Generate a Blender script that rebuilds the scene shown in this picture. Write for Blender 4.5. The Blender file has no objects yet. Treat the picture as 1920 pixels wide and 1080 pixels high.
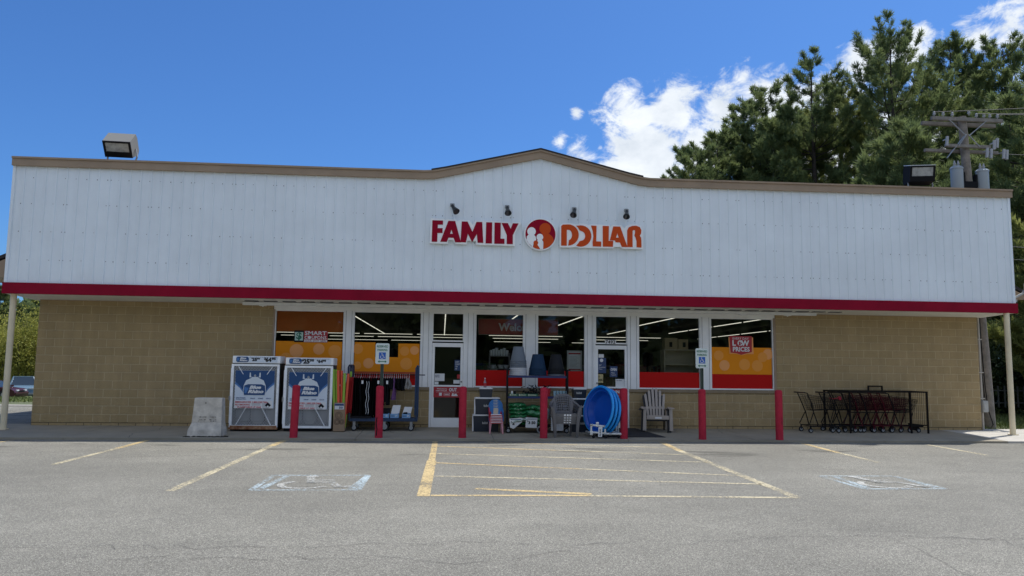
import bpy, bmesh, math, random
import numpy as np
from mathutils import Vector, Matrix, Euler
from mathutils.geometry import tessellate_polygon
R=math.radians
S=bpy.context.scene
COL=S.collection
# ---------------- camera, sky, sun, exposure ----------------
cam=bpy.data.cameras.new('camera'); co=bpy.data.objects.new('camera',cam); COL.objects.link(co)
cam.sensor_width=36; cam.lens=1435.9*36/1920; cam.clip_end=3000; cam.clip_start=.1
cr=Vector((0.99587,-0.08994,0.01209)); cu=Vector((-0.02139,-0.10311,0.99444)); cf=Vector((0.08820,0.99060,0.10461))
CAM=Vector((9.873,-19.707,1.569))
co.matrix_world=Matrix(((cr.x,cu.x,-cf.x,CAM.x),(cr.y,cu.y,-cf.y,CAM.y),(cr.z,cu.z,-cf.z,CAM.z),(0,0,0,1)))
S.camera=co
S.view_settings.view_transform='Standard'; S.view_settings.look='None'; S.view_settings.gamma=1
S.view_settings.exposure=EXPO=0.52
SUNV=Vector((.42,.25,1)).normalized()
el=math.asin(SUNV.z); az=math.atan2(SUNV.x,SUNV.y)
sun=bpy.data.lights.new('sun','SUN'); sun.energy=3.6; sun.angle=R(.5); sun.color=(1,.955,.89)
so=bpy.data.objects.new('sun',sun); COL.objects.link(so); so.rotation_euler=SUNV.to_track_quat('Z','Y').to_euler(); so.location=(20,10,30)
W=bpy.data.worlds.new('World'); S.world=W; W.use_nodes=True
nt=W.node_tree; nt.nodes.clear()
def N(t,ty,**k):
    n=t.nodes.new(ty)
    for a,b in k.items(): setattr(n,a,b)
    return n
def math_(t,op,a,b=None,c=None,clamp=False):
    n=t.nodes.new('ShaderNodeMath'); n.operation=op; n.use_clamp=clamp
    for i,v in enumerate((a,b,c)):
        if v is None: continue
        if isinstance(v,(int,float)): n.inputs[i].default_value=v
        else: t.links.new(v,n.inputs[i])
    return n.outputs[0]
sky=N(nt,'ShaderNodeTexSky',sky_type='NISHITA',sun_disc=False,sun_elevation=el,sun_rotation=az,altitude=300,air_density=1.0,dust_density=1.3,ozone_density=2.2)
bgs=N(nt,'ShaderNodeBackground'); bgs.inputs[1].default_value=.068
tint=N(nt,'ShaderNodeMix',data_type='RGBA',blend_type='MULTIPLY'); tint.inputs[0].default_value=1; nt.links.new(sky.outputs[0],tint.inputs[6]); tint.inputs[7].default_value=(.49,.90,1.45,1)   # deep clear-air blue
nt.links.new(tint.outputs[2],bgs.inputs[0])
tc=N(nt,'ShaderNodeTexCoord')
def pdir(x,y): return (cf+cr*((x-960)/1435.9)-cu*((y-540)/1435.9)).normalized()
nrm=N(nt,'ShaderNodeVectorMath',operation='NORMALIZE'); nt.links.new(tc.outputs['Generated'],nrm.inputs[0])
blobs=[(1185,222,62,.95),(1262,208,70,1.0),(1345,200,52,.85),(1215,300,105,1.05),(1330,285,95,1.0),(1440,205,80,.95),(1560,300,170,.9),(1750,330,190,.9),(1702,92,50,.85),(1726,62,22,.8),(1908,36,50,.85),(1845,66,40,.5),(1612,125,40,.95),(1050,265,22,.66),(1081,213,13,.62),(1090,292,44,.72),(1125,275,12,.5),(1180,322,80,.9)]
acc=None
for (x,y,r,wt) in blobs:
    d=N(nt,'ShaderNodeVectorMath',operation='DISTANCE'); nt.links.new(nrm.outputs[0],d.inputs[0]); d.inputs[1].default_value=pdir(x,y)
    v=math_(nt,'MULTIPLY_ADD',d.outputs['Value'],-1/(r*1.1/1435.9),1.0)
    v=math_(nt,'MULTIPLY',v,wt,clamp=False)
    acc=v if acc is None else math_(nt,'MAXIMUM',acc,v)
no=N(nt,'ShaderNodeTexNoise'); no.inputs['Scale'].default_value=21; no.inputs['Detail'].default_value=10; no.inputs['Roughness'].default_value=.66; no.inputs['Distortion'].default_value=.35
mp=N(nt,'ShaderNodeMapping'); mp.inputs['Scale'].default_value=(1,1,1.5); nt.links.new(nrm.outputs[0],mp.inputs[0]); nt.links.new(mp.outputs[0],no.inputs['Vector'])
nn=math_(nt,'MULTIPLY_ADD',no.outputs[0],3.6,-1.85)
den=math_(nt,'ADD',math_(nt,'MULTIPLY',math_(nt,'MAXIMUM',acc,-.6),1.5),nn)
mr=N(nt,'ShaderNodeMapRange',interpolation_type='SMOOTHSTEP'); nt.links.new(den,mr.inputs[0]); mr.inputs[1].default_value=.12; mr.inputs[2].default_value=.95
# unseen broken cumulus, added behind the viewer to brighten the shaded front
sxyz=N(nt,'ShaderNodeSeparateXYZ'); nt.links.new(nrm.outputs[0],sxyz.inputs[0])
def rng_(v,a,b_):
    r=N(nt,'ShaderNodeMapRange',interpolation_type='SMOOTHSTEP'); nt.links.new(v,r.inputs[0]); r.inputs[1].default_value=a; r.inputs[2].default_value=b_; return r.outputs[0]
n3=N(nt,'ShaderNodeTexNoise'); n3.inputs['Scale'].default_value=3.2; n3.inputs['Detail'].default_value=8; n3.inputs['Roughness'].default_value=.55; nt.links.new(mp.outputs[0],n3.inputs['Vector'])
back=math_(nt,'MULTIPLY',math_(nt,'MULTIPLY',rng_(math_(nt,'MULTIPLY',sxyz.outputs[1],-1),-.05,.25),rng_(sxyz.outputs[2],.10,.2)),rng_(n3.outputs[0],.44,.54))
allc=math_(nt,'MAXIMUM',mr.outputs[0],back)
no2=N(nt,'ShaderNodeTexNoise'); no2.inputs['Scale'].default_value=19; no2.inputs['Detail'].default_value=7; no2.inputs['Roughness'].default_value=.6; nt.links.new(mp.outputs[0],no2.inputs['Vector'])
shade=N(nt,'ShaderNodeMix',data_type='RGBA'); nt.links.new(no2.outputs[0],shade.inputs[0]); shade.inputs[6].default_value=(.36,.42,.50,1); shade.inputs[7].default_value=(.86,.88,.90,1)
bgc=N(nt,'ShaderNodeBackground'); nt.links.new(shade.outputs[2],bgc.inputs[0]); bgc.inputs[1].default_value=1.0
mx=N(nt,'ShaderNodeMixShader'); nt.links.new(allc,mx.inputs[0]); nt.links.new(bgs.outputs[0],mx.inputs[1]); nt.links.new(bgc.outputs[0],mx.inputs[2])
wo=N(nt,'ShaderNodeOutputWorld'); nt.links.new(mx.outputs[0],wo.inputs[0])

# ---------------- helpers ----------------
MATS={}
def mat(name,col,rough=.6,metal=0,var=0,vs=3,bump=0,bs=60,spec=.5,col2=None,emit=0,detail=4):
    """plain principled surface with optional position noise on colour and bump"""
    if name in MATS: return MATS[name]
    m=bpy.data.materials.new(name); m.use_nodes=True; t=m.node_tree; b=t.nodes['Principled BSDF']
    b.inputs['Roughness'].default_value=rough; b.inputs['Metallic'].default_value=metal; b.inputs['Specular IOR Level'].default_value=spec
    c=tuple(col)+(1,)
    b.inputs['Base Color'].default_value=c
    if var or col2:
        g=N(t,'ShaderNodeNewGeometry'); n=N(t,'ShaderNodeTexNoise'); n.inputs['Scale'].default_value=vs; n.inputs['Detail'].default_value=detail; n.inputs['Roughness'].default_value=.65
        t.links.new(g.outputs['Position'],n.inputs['Vector'])
        rr=N(t,'ShaderNodeMapRange'); t.links.new(n.outputs[0],rr.inputs[0]); rr.inputs[1].default_value=.3; rr.inputs[2].default_value=.7
        x=N(t,'ShaderNodeMix',data_type='RGBA'); t.links.new(rr.outputs[0],x.inputs[0])
        c2=tuple(col2)+(1,) if col2 else tuple(min(1,v*(1+var)) for v in col)+(1,)
        x.inputs[6].default_value=tuple(v*(1-var) for v in col)+(1,) if not col2 else c
        x.inputs[7].default_value=c2
        t.links.new(x.outputs[2],b.inputs['Base Color'])
    if bump:
        g=N(t,'ShaderNodeNewGeometry'); n=N(t,'ShaderNodeTexNoise'); n.inputs['Scale'].default_value=bs; n.inputs['Detail'].default_value=3
        t.links.new(g.outputs['Position'],n.inputs['Vector'])
        bp=N(t,'ShaderNodeBump'); bp.inputs['Strength'].default_value=bump; bp.inputs['Distance'].default_value=.01; t.links.new(n.outputs[0],bp.inputs['Height']); t.links.new(bp.outputs[0],b.inputs['Normal'])
    if emit:
        b.inputs['Emission Color'].default_value=c; b.inputs['Emission Strength'].default_value=emit
    MATS[name]=m; return m
BASE={}     # root name -> design location
class MB:
    def __init__(s): s.v=[]; s.f=[]; s.mi=[]; s.M=Matrix(); s.m=0; s.sm=set()
    def add(s,vs,fs,mi=None):
        o=len(s.v); s.v+= [tuple(s.M@Vector(p)) for p in vs]
        for f in fs: s.f.append(tuple(o+i for i in f)); s.mi.append(s.m if mi is None else mi)
        return s
    def box(s,x0,x1,y0,y1,z0,z1,mi=None,c=0):
        if c<=0:
            vs=[(x0,y0,z0),(x1,y0,z0),(x1,y1,z0),(x0,y1,z0),(x0,y0,z1),(x1,y0,z1),(x1,y1,z1),(x0,y1,z1)]
            return s.add(vs,[(0,3,2,1),(4,5,6,7),(0,1,5,4),(1,2,6,5),(2,3,7,6),(3,0,4,7)],mi)
        # box with chamfered vertical and horizontal edges
        bm=bmesh.new(); bmesh.ops.create_cube(bm,size=1)
        for v in bm.verts: v.co=Vector(((x0+x1)/2+v.co.x*(x1-x0),(y0+y1)/2+v.co.y*(y1-y0),(z0+z1)/2+v.co.z*(z1-z0)))
        bmesh.ops.bevel(bm,geom=bm.edges[:],offset=c,segments=2,affect='EDGES')
        bm.verts.index_update()
        r=s.add([v.co for v in bm.verts],[[v.index for v in f.verts] for f in bm.faces],mi); bm.free(); return r
    def bar(s,p0,p1,w,h=None,mi=None):
        p0=Vector(p0);p1=Vector(p1);d=(p1-p0);L=d.length
        if L<1e-6: return s
        h=h or w; q=d.to_track_quat('Z','Y').to_matrix().to_4x4(); T=Matrix.Translation(p0)@q; old=s.M; s.M=s.M@T; s.box(-w/2,w/2,-h/2,h/2,0,L,mi); s.M=old; return s
    def cyl(s,p0,p1,r0,r1=None,n=12,mi=None,cap=True):
        r1=r0 if r1 is None else r1; p0=Vector(p0);p1=Vector(p1);d=p1-p0
        q=d.to_track_quat('Z','Y'); X=q@Vector((1,0,0)); Y=q@Vector((0,1,0)); vs=[]
        for p,r in ((p0,r0),(p1,r1)):
            for i in range(n):
                a=2*math.pi*i/n; vs.append(p+X*(r*math.cos(a))+Y*(r*math.sin(a)))
        fs=[(i,(i+1)%n,n+(i+1)%n,n+i) for i in range(n)]
        if cap: fs+=[tuple(range(n))[::-1],tuple(range(n,2*n))]
        return s.add(vs,fs,mi)
    def tube(s,pts,r,n=6,mi=None):
        pts=[Vector(p) for p in pts]; rs=r if isinstance(r,(list,tuple)) else [r]*len(pts); vs=[]; prev=None
        for i,p in enumerate(pts):
            d=(pts[min(i+1,len(pts)-1)]-pts[max(i-1,0)]).normalized()
            ref=prev if prev is not None else (Vector((0,0,1)) if abs(d.z)<.9 else Vector((1,0,0)))
            X=(ref-d*ref.dot(d)).normalized(); Y=d.cross(X); prev=X
            for k in range(n):
                a=2*math.pi*k/n; vs.append(p+X*(rs[i]*math.cos(a))+Y*(rs[i]*math.sin(a)))
        fs=[]
        for i in range(len(pts)-1):
            for k in range(n): fs.append((i*n+k,i*n+(k+1)%n,(i+1)*n+(k+1)%n,(i+1)*n+k))
        fs+=[tuple(range(n))[::-1],tuple(range((len(pts)-1)*n,len(pts)*n))]
        return s.add(vs,fs,mi)
    def lathe(s,prof,c=(0,0,0),n=24,mi=None):
        vs=[];k=len(prof)
        for i in range(n):
            a=2*math.pi*i/n
            for r,z in prof: vs.append((c[0]+r*math.cos(a),c[1]+r*math.sin(a),c[2]+z))
        fs=[]
        for i in range(n):
            j=(i+1)%n
            for q in range(k-1): fs.append((i*k+q,j*k+q,j*k+q+1,i*k+q+1))
        return s.add(vs,fs,mi)
    def prism(s,poly,a,b,ax='y',mi=None,holes=()):
        """2D outline extruded from a to b along ax. poly in (x,z) for y, (y,z) for x, (x,y) for z"""
        loops=[list(poly)]+[list(h) for h in holes]
        flat=[p for l in loops for p in l]
        tri=tessellate_polygon([[Vector((p[0],p[1],0)) for p in l] for l in loops])
        def P(p,t): return (p[0],t,p[1]) if ax=='y' else ((t,p[0],p[1]) if ax=='x' else (p[0],p[1],t))
        n=len(flat); vs=[P(p,a) for p in flat]+[P(p,b) for p in flat]
        fs=[tuple(t) for t in tri]+[tuple(i+n for i in reversed(t)) for t in tri]
        o=0
        for l in loops:
            m=len(l)
            for i in range(m): fs.append((o+i,o+(i+1)%m,n+o+(i+1)%m,n+o+i))
            o+=m
        return s.add(vs,fs,mi)
    def disc(s,cx,cz,r,a,b,n=24,mi=None,rx=None): return s.prism([(cx+(rx or r)*math.cos(2*math.pi*i/n),cz+r*math.sin(2*math.pi*i/n)) for i in range(n)],a,b,'y',mi)
    def rrect(s,x0,x1,z0,z1,r,a,b,mi=None,ax='y'):
        p=[]
        for cx,cz,s0 in ((x1-r,z1-r,0),(x0+r,z1-r,90),(x0+r,z0+r,180),(x1-r,z0+r,270)):
            for k in range(5): t=R(s0+k*22.5); p.append((cx+r*math.cos(t),cz+r*math.sin(t)))
        return s.prism(p,a,b,ax,mi)
    def mesh(s,name,mats,smooth=False):
        me=bpy.data.meshes.new(name); me.from_pydata(s.v,[],s.f)
        for m in (mats if isinstance(mats,(list,tuple)) else [mats]): me.materials.append(m)
        me.polygons.foreach_set('material_index',s.mi)
        bm=bmesh.new(); bm.from_mesh(me); bmesh.ops.recalc_face_normals(bm,faces=bm.faces); bm.to_mesh(me); bm.free()
        if smooth:
            me.polygons.foreach_set('use_smooth',[True]*len(me.polygons))
            try: me.set_sharp_from_angle(angle=R(35))
            except Exception: pass
        return me
    def build(s,name,mats,parent=None,smooth=False,label=None):
        me=s.mesh(name,mats,smooth)
        ob=bpy.data.objects.new(name,me); COL.objects.link(ob)
        if parent is None:
            lo=np.min(np.array(s.v),axis=0); hi=np.max(np.array(s.v),axis=0); c=Vector(((lo[0]+hi[0])/2,(lo[1]+hi[1])/2,lo[2]))
            me.transform(Matrix.Translation(-c)); ob.location=c; ob['_o']=tuple(c)
        else: attach(ob,parent)
        if label: ob['label']=label
        return ob
def attach(ob,parent):
    ob.parent=parent
    if '_o' in parent: ob.matrix_parent_inverse=Matrix.Translation(-Vector(parent['_o']))
def tag(o,label=None,cat=None,group=None,kind=None):
    if label: o['label']=label
    if cat: o['category']=cat
    if group: o['group']=group
    if kind: o['kind']=kind
    return o
def root(name,loc,label,cat,group=None):
    o=bpy.data.objects.new(name,None); COL.objects.link(o); o.location=loc; o['_o']=tuple(loc); o.empty_display_size=.2
    return tag(o,label,cat,group)
def kids(o): return [c for c in ALLK.get(o.name,[])]
def copy_tree(o,parent=None):
    c=o.copy(); COL.objects.link(c)
    if parent is not None:
        c.parent=parent; c.matrix_parent_inverse=o.matrix_parent_inverse.copy()
    for ch in list(o.children): copy_tree(ch,c)
    return c
def clone(o,d=(0,0,0),rz=0,label=None,mats=None):
    """copy a thing with its parts, shifted by d; mats maps old material -> new"""
    c=copy_tree(o); c.location=Vector(o.location)+Vector(d); c.rotation_euler.z+=rz
    if label: c['label']=label
    if mats:
        def rec(x):
            if x.type=='MESH':
                for i,sl in enumerate(x.material_slots):
                    if sl.material and sl.material.name in mats: sl.link='OBJECT'; sl.material=MATS[mats[sl.material.name]]
            for k in x.children: rec(k)
        rec(c)
    return c
def struct(o): o['kind']='structure'; return o
def text(s_,x0,x1,z0,z1,y,m,parent,name='lettering',bold=.0,th=.002,shear=0,M=None,space=1.0):
    """flat lettering standing in the plane y, facing -y, fitted to the box"""
    cu_=bpy.data.curves.new(name,'FONT'); cu_.body=s_; cu_.size=1; cu_.offset=bold; cu_.shear=shear; cu_.space_character=space; cu_.resolution_u=2; cu_.extrude=.01
    tmp=bpy.data.objects.new(name,cu_); COL.objects.link(tmp); dg=bpy.context.evaluated_depsgraph_get()
    me=bpy.data.meshes.new_from_object(tmp.evaluated_get(dg)); bpy.data.objects.remove(tmp); bpy.data.curves.remove(cu_)
    n=len(me.vertices); a=np.zeros(n*3); me.vertices.foreach_get('co',a); a=a.reshape(-1,3)
    lo=a.min(0);hi=a.max(0); b=np.empty_like(a)
    b[:,0]=x0+(a[:,0]-lo[0])/(hi[0]-lo[0])*(x1-x0); b[:,2]=z0+(a[:,1]-lo[1])/(hi[1]-lo[1])*(z1-z0); b[:,1]=y-(a[:,2]-lo[2])/(hi[2]-lo[2])*th
    me.vertices.foreach_set('co',b.ravel()); me.materials.clear(); me.materials.append(m)
    me.polygons.foreach_set('material_index',[0]*len(me.polygons))
    if M is not None: me.transform(M)
    ob=bpy.data.objects.new(name,me); COL.objects.link(ob); attach(ob,parent); return ob
def isa(mb,cx,cz,s,a,b,ax='y',mi=None):
    """wheelchair symbol, s = height"""
    def P(x,z): return (cx+x*s,cz+z*s)
    def seg(p,q,w):
        p=Vector(P(*p));q=Vector(P(*q));d=(q-p).normalized();n=Vector((-d.y,d.x))*w*s/2; d=d*w*s/2
        mb.prism([tuple(p-d+n),tuple(p-d-n),tuple(q+d-n),tuple(q+d+n)],a,b,ax,mi)
    c=P(-.08,.42); mb.prism([(c[0]+.075*s*math.cos(k*.52),c[1]+.075*s*math.sin(k*.52)) for k in range(12)],a,b,ax,mi)
    seg((-.08,.32),(-.03,-.02),.09); seg((-.06,.13),(.18,.13),.07); seg((-.03,-.02),(.2,-.02),.09); seg((.2,-.02),(.32,-.36),.09); seg((.32,-.36),(.42,-.32),.08)
    o=[];i_=[]
    for k in range(15):
        t=R(125+k*15); o.append((cx+(-.06+.3*math.cos(t))*s,cz+(-.2+.3*math.sin(t))*s)); i_.append((cx+(-.06+.22*math.cos(t))*s,cz+(-.2+.22*math.sin(t))*s))
    mb.prism(o+i_[::-1],a,b,ax,mi)
def zs(y): return .07+.03*y      # the pavement falls towards the car park
# ---------------- materials ----------------
def wallmat(name,c1,c2,mort):
    m=bpy.data.materials.new(name); m.use_nodes=True; t=m.node_tree; b=t.nodes['Principled BSDF']; b.inputs['Roughness'].default_value=.92; b.inputs['Specular IOR Level'].default_value=.2
    g=N(t,'ShaderNodeNewGeometry'); sx=N(t,'ShaderNodeSeparateXYZ'); t.links.new(g.outputs['Position'],sx.inputs[0])
    xx=math_(t,'ADD',sx.outputs[0],sx.outputs[1])
    n0=N(t,'ShaderNodeTexNoise'); n0.inputs['Scale'].default_value=9; n0.inputs['Detail'].default_value=2; t.links.new(g.outputs['Position'],n0.inputs['Vector'])
    zz=math_(t,'ADD',math_(t,'SUBTRACT',sx.outputs[2],.136),math_(t,'MULTIPLY_ADD',n0.outputs[0],.014,-.007))
    cv=N(t,'ShaderNodeCombineXYZ'); t.links.new(xx,cv.inputs[0]); t.links.new(zz,cv.inputs[1])
    br=N(t,'ShaderNodeTexBrick',offset=.5,squash=1); t.links.new(cv.outputs[0],br.inputs['Vector'])
    br.inputs['Scale'].default_value=1; br.inputs['Brick Width'].default_value=.4064; br.inputs['Row Height'].default_value=.2032; br.inputs['Mortar Size'].default_value=.008; br.inputs['Mortar Smooth'].default_value=.35; br.inputs['Bias'].default_value=0
    br.inputs['Color1'].default_value=c1+(1,); br.inputs['Color2'].default_value=c2+(1,); br.inputs['Mortar'].default_value=mort+(1,)
    n=N(t,'ShaderNodeTexNoise'); n.inputs['Scale'].default_value=2.2; n.inputs['Detail'].default_value=7; n.inputs['Roughness'].default_value=.7; t.links.new(g.outputs['Position'],n.inputs['Vector'])
    n3=N(t,'ShaderNodeTexNoise'); n3.inputs['Scale'].default_value=45; n3.inputs['Detail'].default_value=4; t.links.new(g.outputs['Position'],n3.inputs['Vector'])
    # water streaks: noise stretched along z
    ms=N(t,'ShaderNodeMapping'); ms.inputs['Scale'].default_value=(7,7,.5); t.links.new(g.outputs['Position'],ms.inputs[0])
    n4=N(t,'ShaderNodeTexNoise'); n4.inputs['Scale'].default_value=1; n4.inputs['Detail'].default_value=3; t.links.new(ms.outputs[0],n4.inputs['Vector'])
    f=math_(t,'ADD',math_(t,'MULTIPLY_ADD',n.outputs[0],.5,.42),math_(t,'ADD',math_(t,'MULTIPLY_ADD',n3.outputs[0],.35,0),math_(t,'MULTIPLY_ADD',n4.outputs[0],.3,0)))
    f=math_(t,'SUBTRACT',f,.0)
    # open, dirty joints in and above the lowest course
    foot=math_(t,'LESS_THAN',sx.outputs[2],.15); f=math_(t,'MULTIPLY',f,math_(t,'SUBTRACT',1.0,math_(t,'MULTIPLY',math_(t,'MULTIPLY',foot,br.outputs['Fac']),.85)))
    sc=N(t,'ShaderNodeVectorMath',operation='SCALE'); t.links.new(br.outputs[0],sc.inputs[0]); t.links.new(f,sc.inputs['Scale']); t.links.new(sc.outputs[0],b.inputs['Base Color'])
    low=N(t,'ShaderNodeMapRange'); t.links.new(sx.outputs[2],low.inputs[0]); low.inputs[1].default_value=.75; low.inputs[2].default_value=.72; low.inputs[3].default_value=.25; low.inputs[4].default_value=1.3
    n5=N(t,'ShaderNodeTexNoise'); n5.inputs['Scale'].default_value=14; n5.inputs['Detail'].default_value=6; t.links.new(g.outputs['Position'],n5.inputs['Vector'])
    h=math_(t,'SUBTRACT',math_(t,'MULTIPLY',n5.outputs[0],low.outputs[0]),math_(t,'MULTIPLY',br.outputs['Fac'],.5))
    bp=N(t,'ShaderNodeBump'); bp.inputs['Strength'].default_value=.8; bp.inputs['Distance'].default_value=.02; t.links.new(h,bp.inputs['Height']); t.links.new(bp.outputs[0],b.inputs['Normal'])
    return m
BLOCK=wallmat('block_wall',(.355,.26,.13),(.39,.285,.148),(.52,.415,.255))
def asphaltmat():
    m=bpy.data.materials.new('asphalt'); m.use_nodes=True; t=m.node_tree; b=t.nodes['Principled BSDF']; b.inputs['Roughness'].default_value=.85; b.inputs['Specular IOR Level'].default_value=.35
    g=N(t,'ShaderNodeNewGeometry'); P=g.outputs['Position']
    def no_(sc,de=4,ro=.6,map_=None):
        n=N(t,'ShaderNodeTexNoise'); n.inputs['Scale'].default_value=sc; n.inputs['Detail'].default_value=de; n.inputs['Roughness'].default_value=ro
        if map_:
            mm=N(t,'ShaderNodeMapping'); mm.inputs['Scale'].default_value=map_; t.links.new(P,mm.inputs[0]); t.links.new(mm.outputs[0],n.inputs['Vector'])
        else: t.links.new(P,n.inputs['Vector'])
        return n.outputs[0]
    big=no_(.22,6,.6); mid=no_(1.3,5,.65,(1,1.6,1)); fine=no_(120,3,.7); 
    vo=N(t,'ShaderNodeTexVoronoi',feature='F1'); vo.inputs['Scale'].default_value=150; t.links.new(P,vo.inputs['Vector'])
    wn=N(t,'ShaderNodeSeparateColor'); t.links.new(vo.outputs['Color'],wn.inputs[0])
    stone=math_(t,'POWER',wn.outputs[0],3.0)          # some aggregate shows pale
    v=math_(t,'MULTIPLY_ADD',big,.22,.093)
    v=math_(t,'MULTIPLY',v,math_(t,'MULTIPLY_ADD',mid,.35,.80))
    v=math_(t,'MULTIPLY',v,math_(t,'MULTIPLY_ADD',fine,1.1,.42)); f2=no_(48,2,.5); v=math_(t,'MULTIPLY',v,math_(t,'MULTIPLY_ADD',f2,.6,.69))
    v=math_(t,'MULTIPLY',v,math_(t,'MULTIPLY_ADD',stone,1.4,.65))
    # oil stains in the bays near the kerb
    sx=N(t,'ShaderNodeSeparateXYZ'); t.links.new(P,sx.inputs[0])
    st=no_(.9,3,.5,(.55,1.7,1)); st=N_range(t,st,.58,.66)
    bay=math_(t,'MULTIPLY',N_range(t,sx.outputs[1],-6.0,-4.6),st)
    v=math_(t,'MULTIPLY',v,math_(t,'MULTIPLY_ADD',bay,-.42,1))
    # a newer strip of paving nearest the road is a bit greyer
    cr_=N(t,'ShaderNodeCombineColor'); 
    t.links.new(v,cr_.inputs[0]); t.links.new(math_(t,'MULTIPLY',v,.96),cr_.inputs[1]); t.links.new(math_(t,'MULTIPLY',v,.81),cr_.inputs[2]); t.links.new(cr_.outputs[0],b.inputs['Base Color'])
    bp=N(t,'ShaderNodeBump'); bp.inputs['Strength'].default_value=.55; bp.inputs['Distance'].default_value=.006; t.links.new(math_(t,'ADD',fine,vo.outputs['Distance']),bp.inputs['Height']); t.links.new(bp.outputs[0],b.inputs['Normal'])
    return m
def N_range(t,v,a,b_):
    r=N(t,'ShaderNodeMapRange',interpolation_type='SMOOTHSTEP'); t.links.new(v,r.inputs[0]); r.inputs[1].default_value=a; r.inputs[2].default_value=b_; return r.outputs[0]
ASPH=asphaltmat()
def paintmat(name,col,wear,sc=26):
    """road paint worn away in grains: transparent where the asphalt shows through"""
    m=bpy.data.materials.new(name); m.use_nodes=True; t=m.node_tree; b=t.nodes['Principled BSDF']; b.inputs['Base Color'].default_value=col+(1,); b.inputs['Roughness'].default_value=.8
    g=N(t,'ShaderNodeNewGeometry'); n=N(t,'ShaderNodeTexNoise'); n.inputs['Scale'].default_value=sc; n.inputs['Detail'].default_value=6; n.inputs['Roughness'].default_value=.75; t.links.new(g.outputs['Position'],n.inputs['Vector'])
    n2=N(t,'ShaderNodeTexNoise'); n2.inputs['Scale'].default_value=1.4; n2.inputs['Detail'].default_value=3; t.links.new(g.outputs['Position'],n2.inputs['Vector'])
    a=N_range(t,math_(t,'ADD',math_(t,'MULTIPLY',n.outputs[0],.7),math_(t,'MULTIPLY',n2.outputs[0],.3)),wear-.07,wear+.09)
    a=math_(t,'MULTIPLY',a,.85)
    tr=N(t,'ShaderNodeBsdfTransparent'); mx=N(t,'ShaderNodeMixShader'); t.links.new(a,mx.inputs[0]); t.links.new(tr.outputs[0],mx.inputs[1]); t.links.new(b.outputs[0],mx.inputs[2])
    t.links.new(mx.outputs[0],t.nodes['Material Output'].inputs[0]); return m
def glassmat(name='window_glass',tint=(.72,.75,.74)):
    m=bpy.data.materials.new(name); m.use_nodes=True; t=m.node_tree; t.nodes.remove(t.nodes['Principled BSDF'])
    tr=N(t,'ShaderNodeBsdfTransparent'); tr.inputs[0].default_value=tint+(1,); gl=N(t,'ShaderNodeBsdfGlossy'); gl.inputs['Roughness'].default_value=.0; gl.inputs[0].default_value=(.9,.95,1,1)
    fr=N(t,'ShaderNodeFresnel'); fr.inputs[0].default_value=1.45; mx=N(t,'ShaderNodeMixShader'); t.links.new(math_(t,'MULTIPLY_ADD',fr.outputs[0],1.0,.0),mx.inputs[0]); t.links.new(tr.outputs[0],mx.inputs[1]); t.links.new(gl.outputs[0],mx.inputs[2]); t.links.new(mx.outputs[0],t.nodes['Material Output'].inputs[0]); MATS[name]=m; return m
GLASS=glassmat()
SIDING=mat('painted_siding',(.78,.83,.85),.45,var=.06,vs=.55,spec=.4)
def tweak_siding():
    t=SIDING.node_tree; b=t.nodes['Principled BSDF']; src=b.inputs['Base Color'].links[0].from_socket
    g=N(t,'ShaderNodeNewGeometry'); ms=N(t,'ShaderNodeMapping'); ms.inputs['Scale'].default_value=(6,1,.35); t.links.new(g.outputs['Position'],ms.inputs[0])
    n=N(t,'ShaderNodeTexNoise'); n.inputs['Scale'].default_value=1.5; n.inputs['Detail'].default_value=4; t.links.new(ms.outputs[0],n.inputs['Vector'])
    sc=N(t,'ShaderNodeVectorMath',operation='SCALE'); t.links.new(src,sc.inputs[0]); t.links.new(math_(t,'MULTIPLY_ADD',n.outputs[0],.10,.97),sc.inputs['Scale']); t.links.new(sc.outputs[0],b.inputs['Base Color'])
tweak_siding()
RED=mat('red_trim',(.25,.004,.022),.7,var=.12,vs=2,spec=.12)
TAN=mat('tan_trim',(.33,.235,.15),.5,var=.12,vs=1.2)
SHING=mat('dark_shingle',(.035,.03,.03),.9,var=.3,vs=30)
SOFF=mat('soffit_panel',(.72,.70,.63),.6,var=.08,vs=1)
WFR=mat('white_frame',(.88,.88,.85),.45,var=.08,vs=1.3)
WFR2=mat('grey_gap',(.12,.12,.12),.7)
SILL=mat('sill_block',(.26,.20,.125),.9,var=.12,vs=6,bump=.3)
CONC=mat('pavement_concrete',(.27,.24,.18),.9,var=.16,vs=1.1,bump=.25,bs=70,detail=8)
CONC2=mat('barrier_concrete',(.52,.48,.41),.9,var=.3,vs=5,bump=.5,bs=50,detail=8)
POST=mat('beige_post',(.70,.60,.40),.5,var=.1,vs=3)
BLK=mat('black_metal',(.010,.010,.011),.6,spec=.12)
BLK2=mat('black_plastic',(.013,.013,.015),.6,spec=.12)
WHT=mat('white_paint',(.78,.78,.76),.5,var=.06,vs=6)
WPL=mat('white_plastic',(.75,.75,.74),.4)
SIGNR=mat('sign_crimson',(.30,.0,.018),.6,spec=.15); SIGNO=mat('sign_orange',(.60,.075,.012),.6,spec=.15); SIGNW=mat('sign_white',(.93,.93,.90),.4,var=.05,vs=3)
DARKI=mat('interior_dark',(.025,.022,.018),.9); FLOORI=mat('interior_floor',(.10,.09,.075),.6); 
TUBE=mat('lit_tube',(1,.95,.80),.5,emit=.75)
YEL=paintmat('yellow_paint',(.62,.47,.23),.465); YELF=paintmat('faded_yellow_paint',(.58,.51,.34),.478); BLUEP=paintmat('faded_blue_paint',(.46,.55,.58),.495); WHP=paintmat('faded_white_paint',(.55,.55,.51),.50)
CRACK=mat('crack_filler',(.07,.066,.06),.95)
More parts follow.
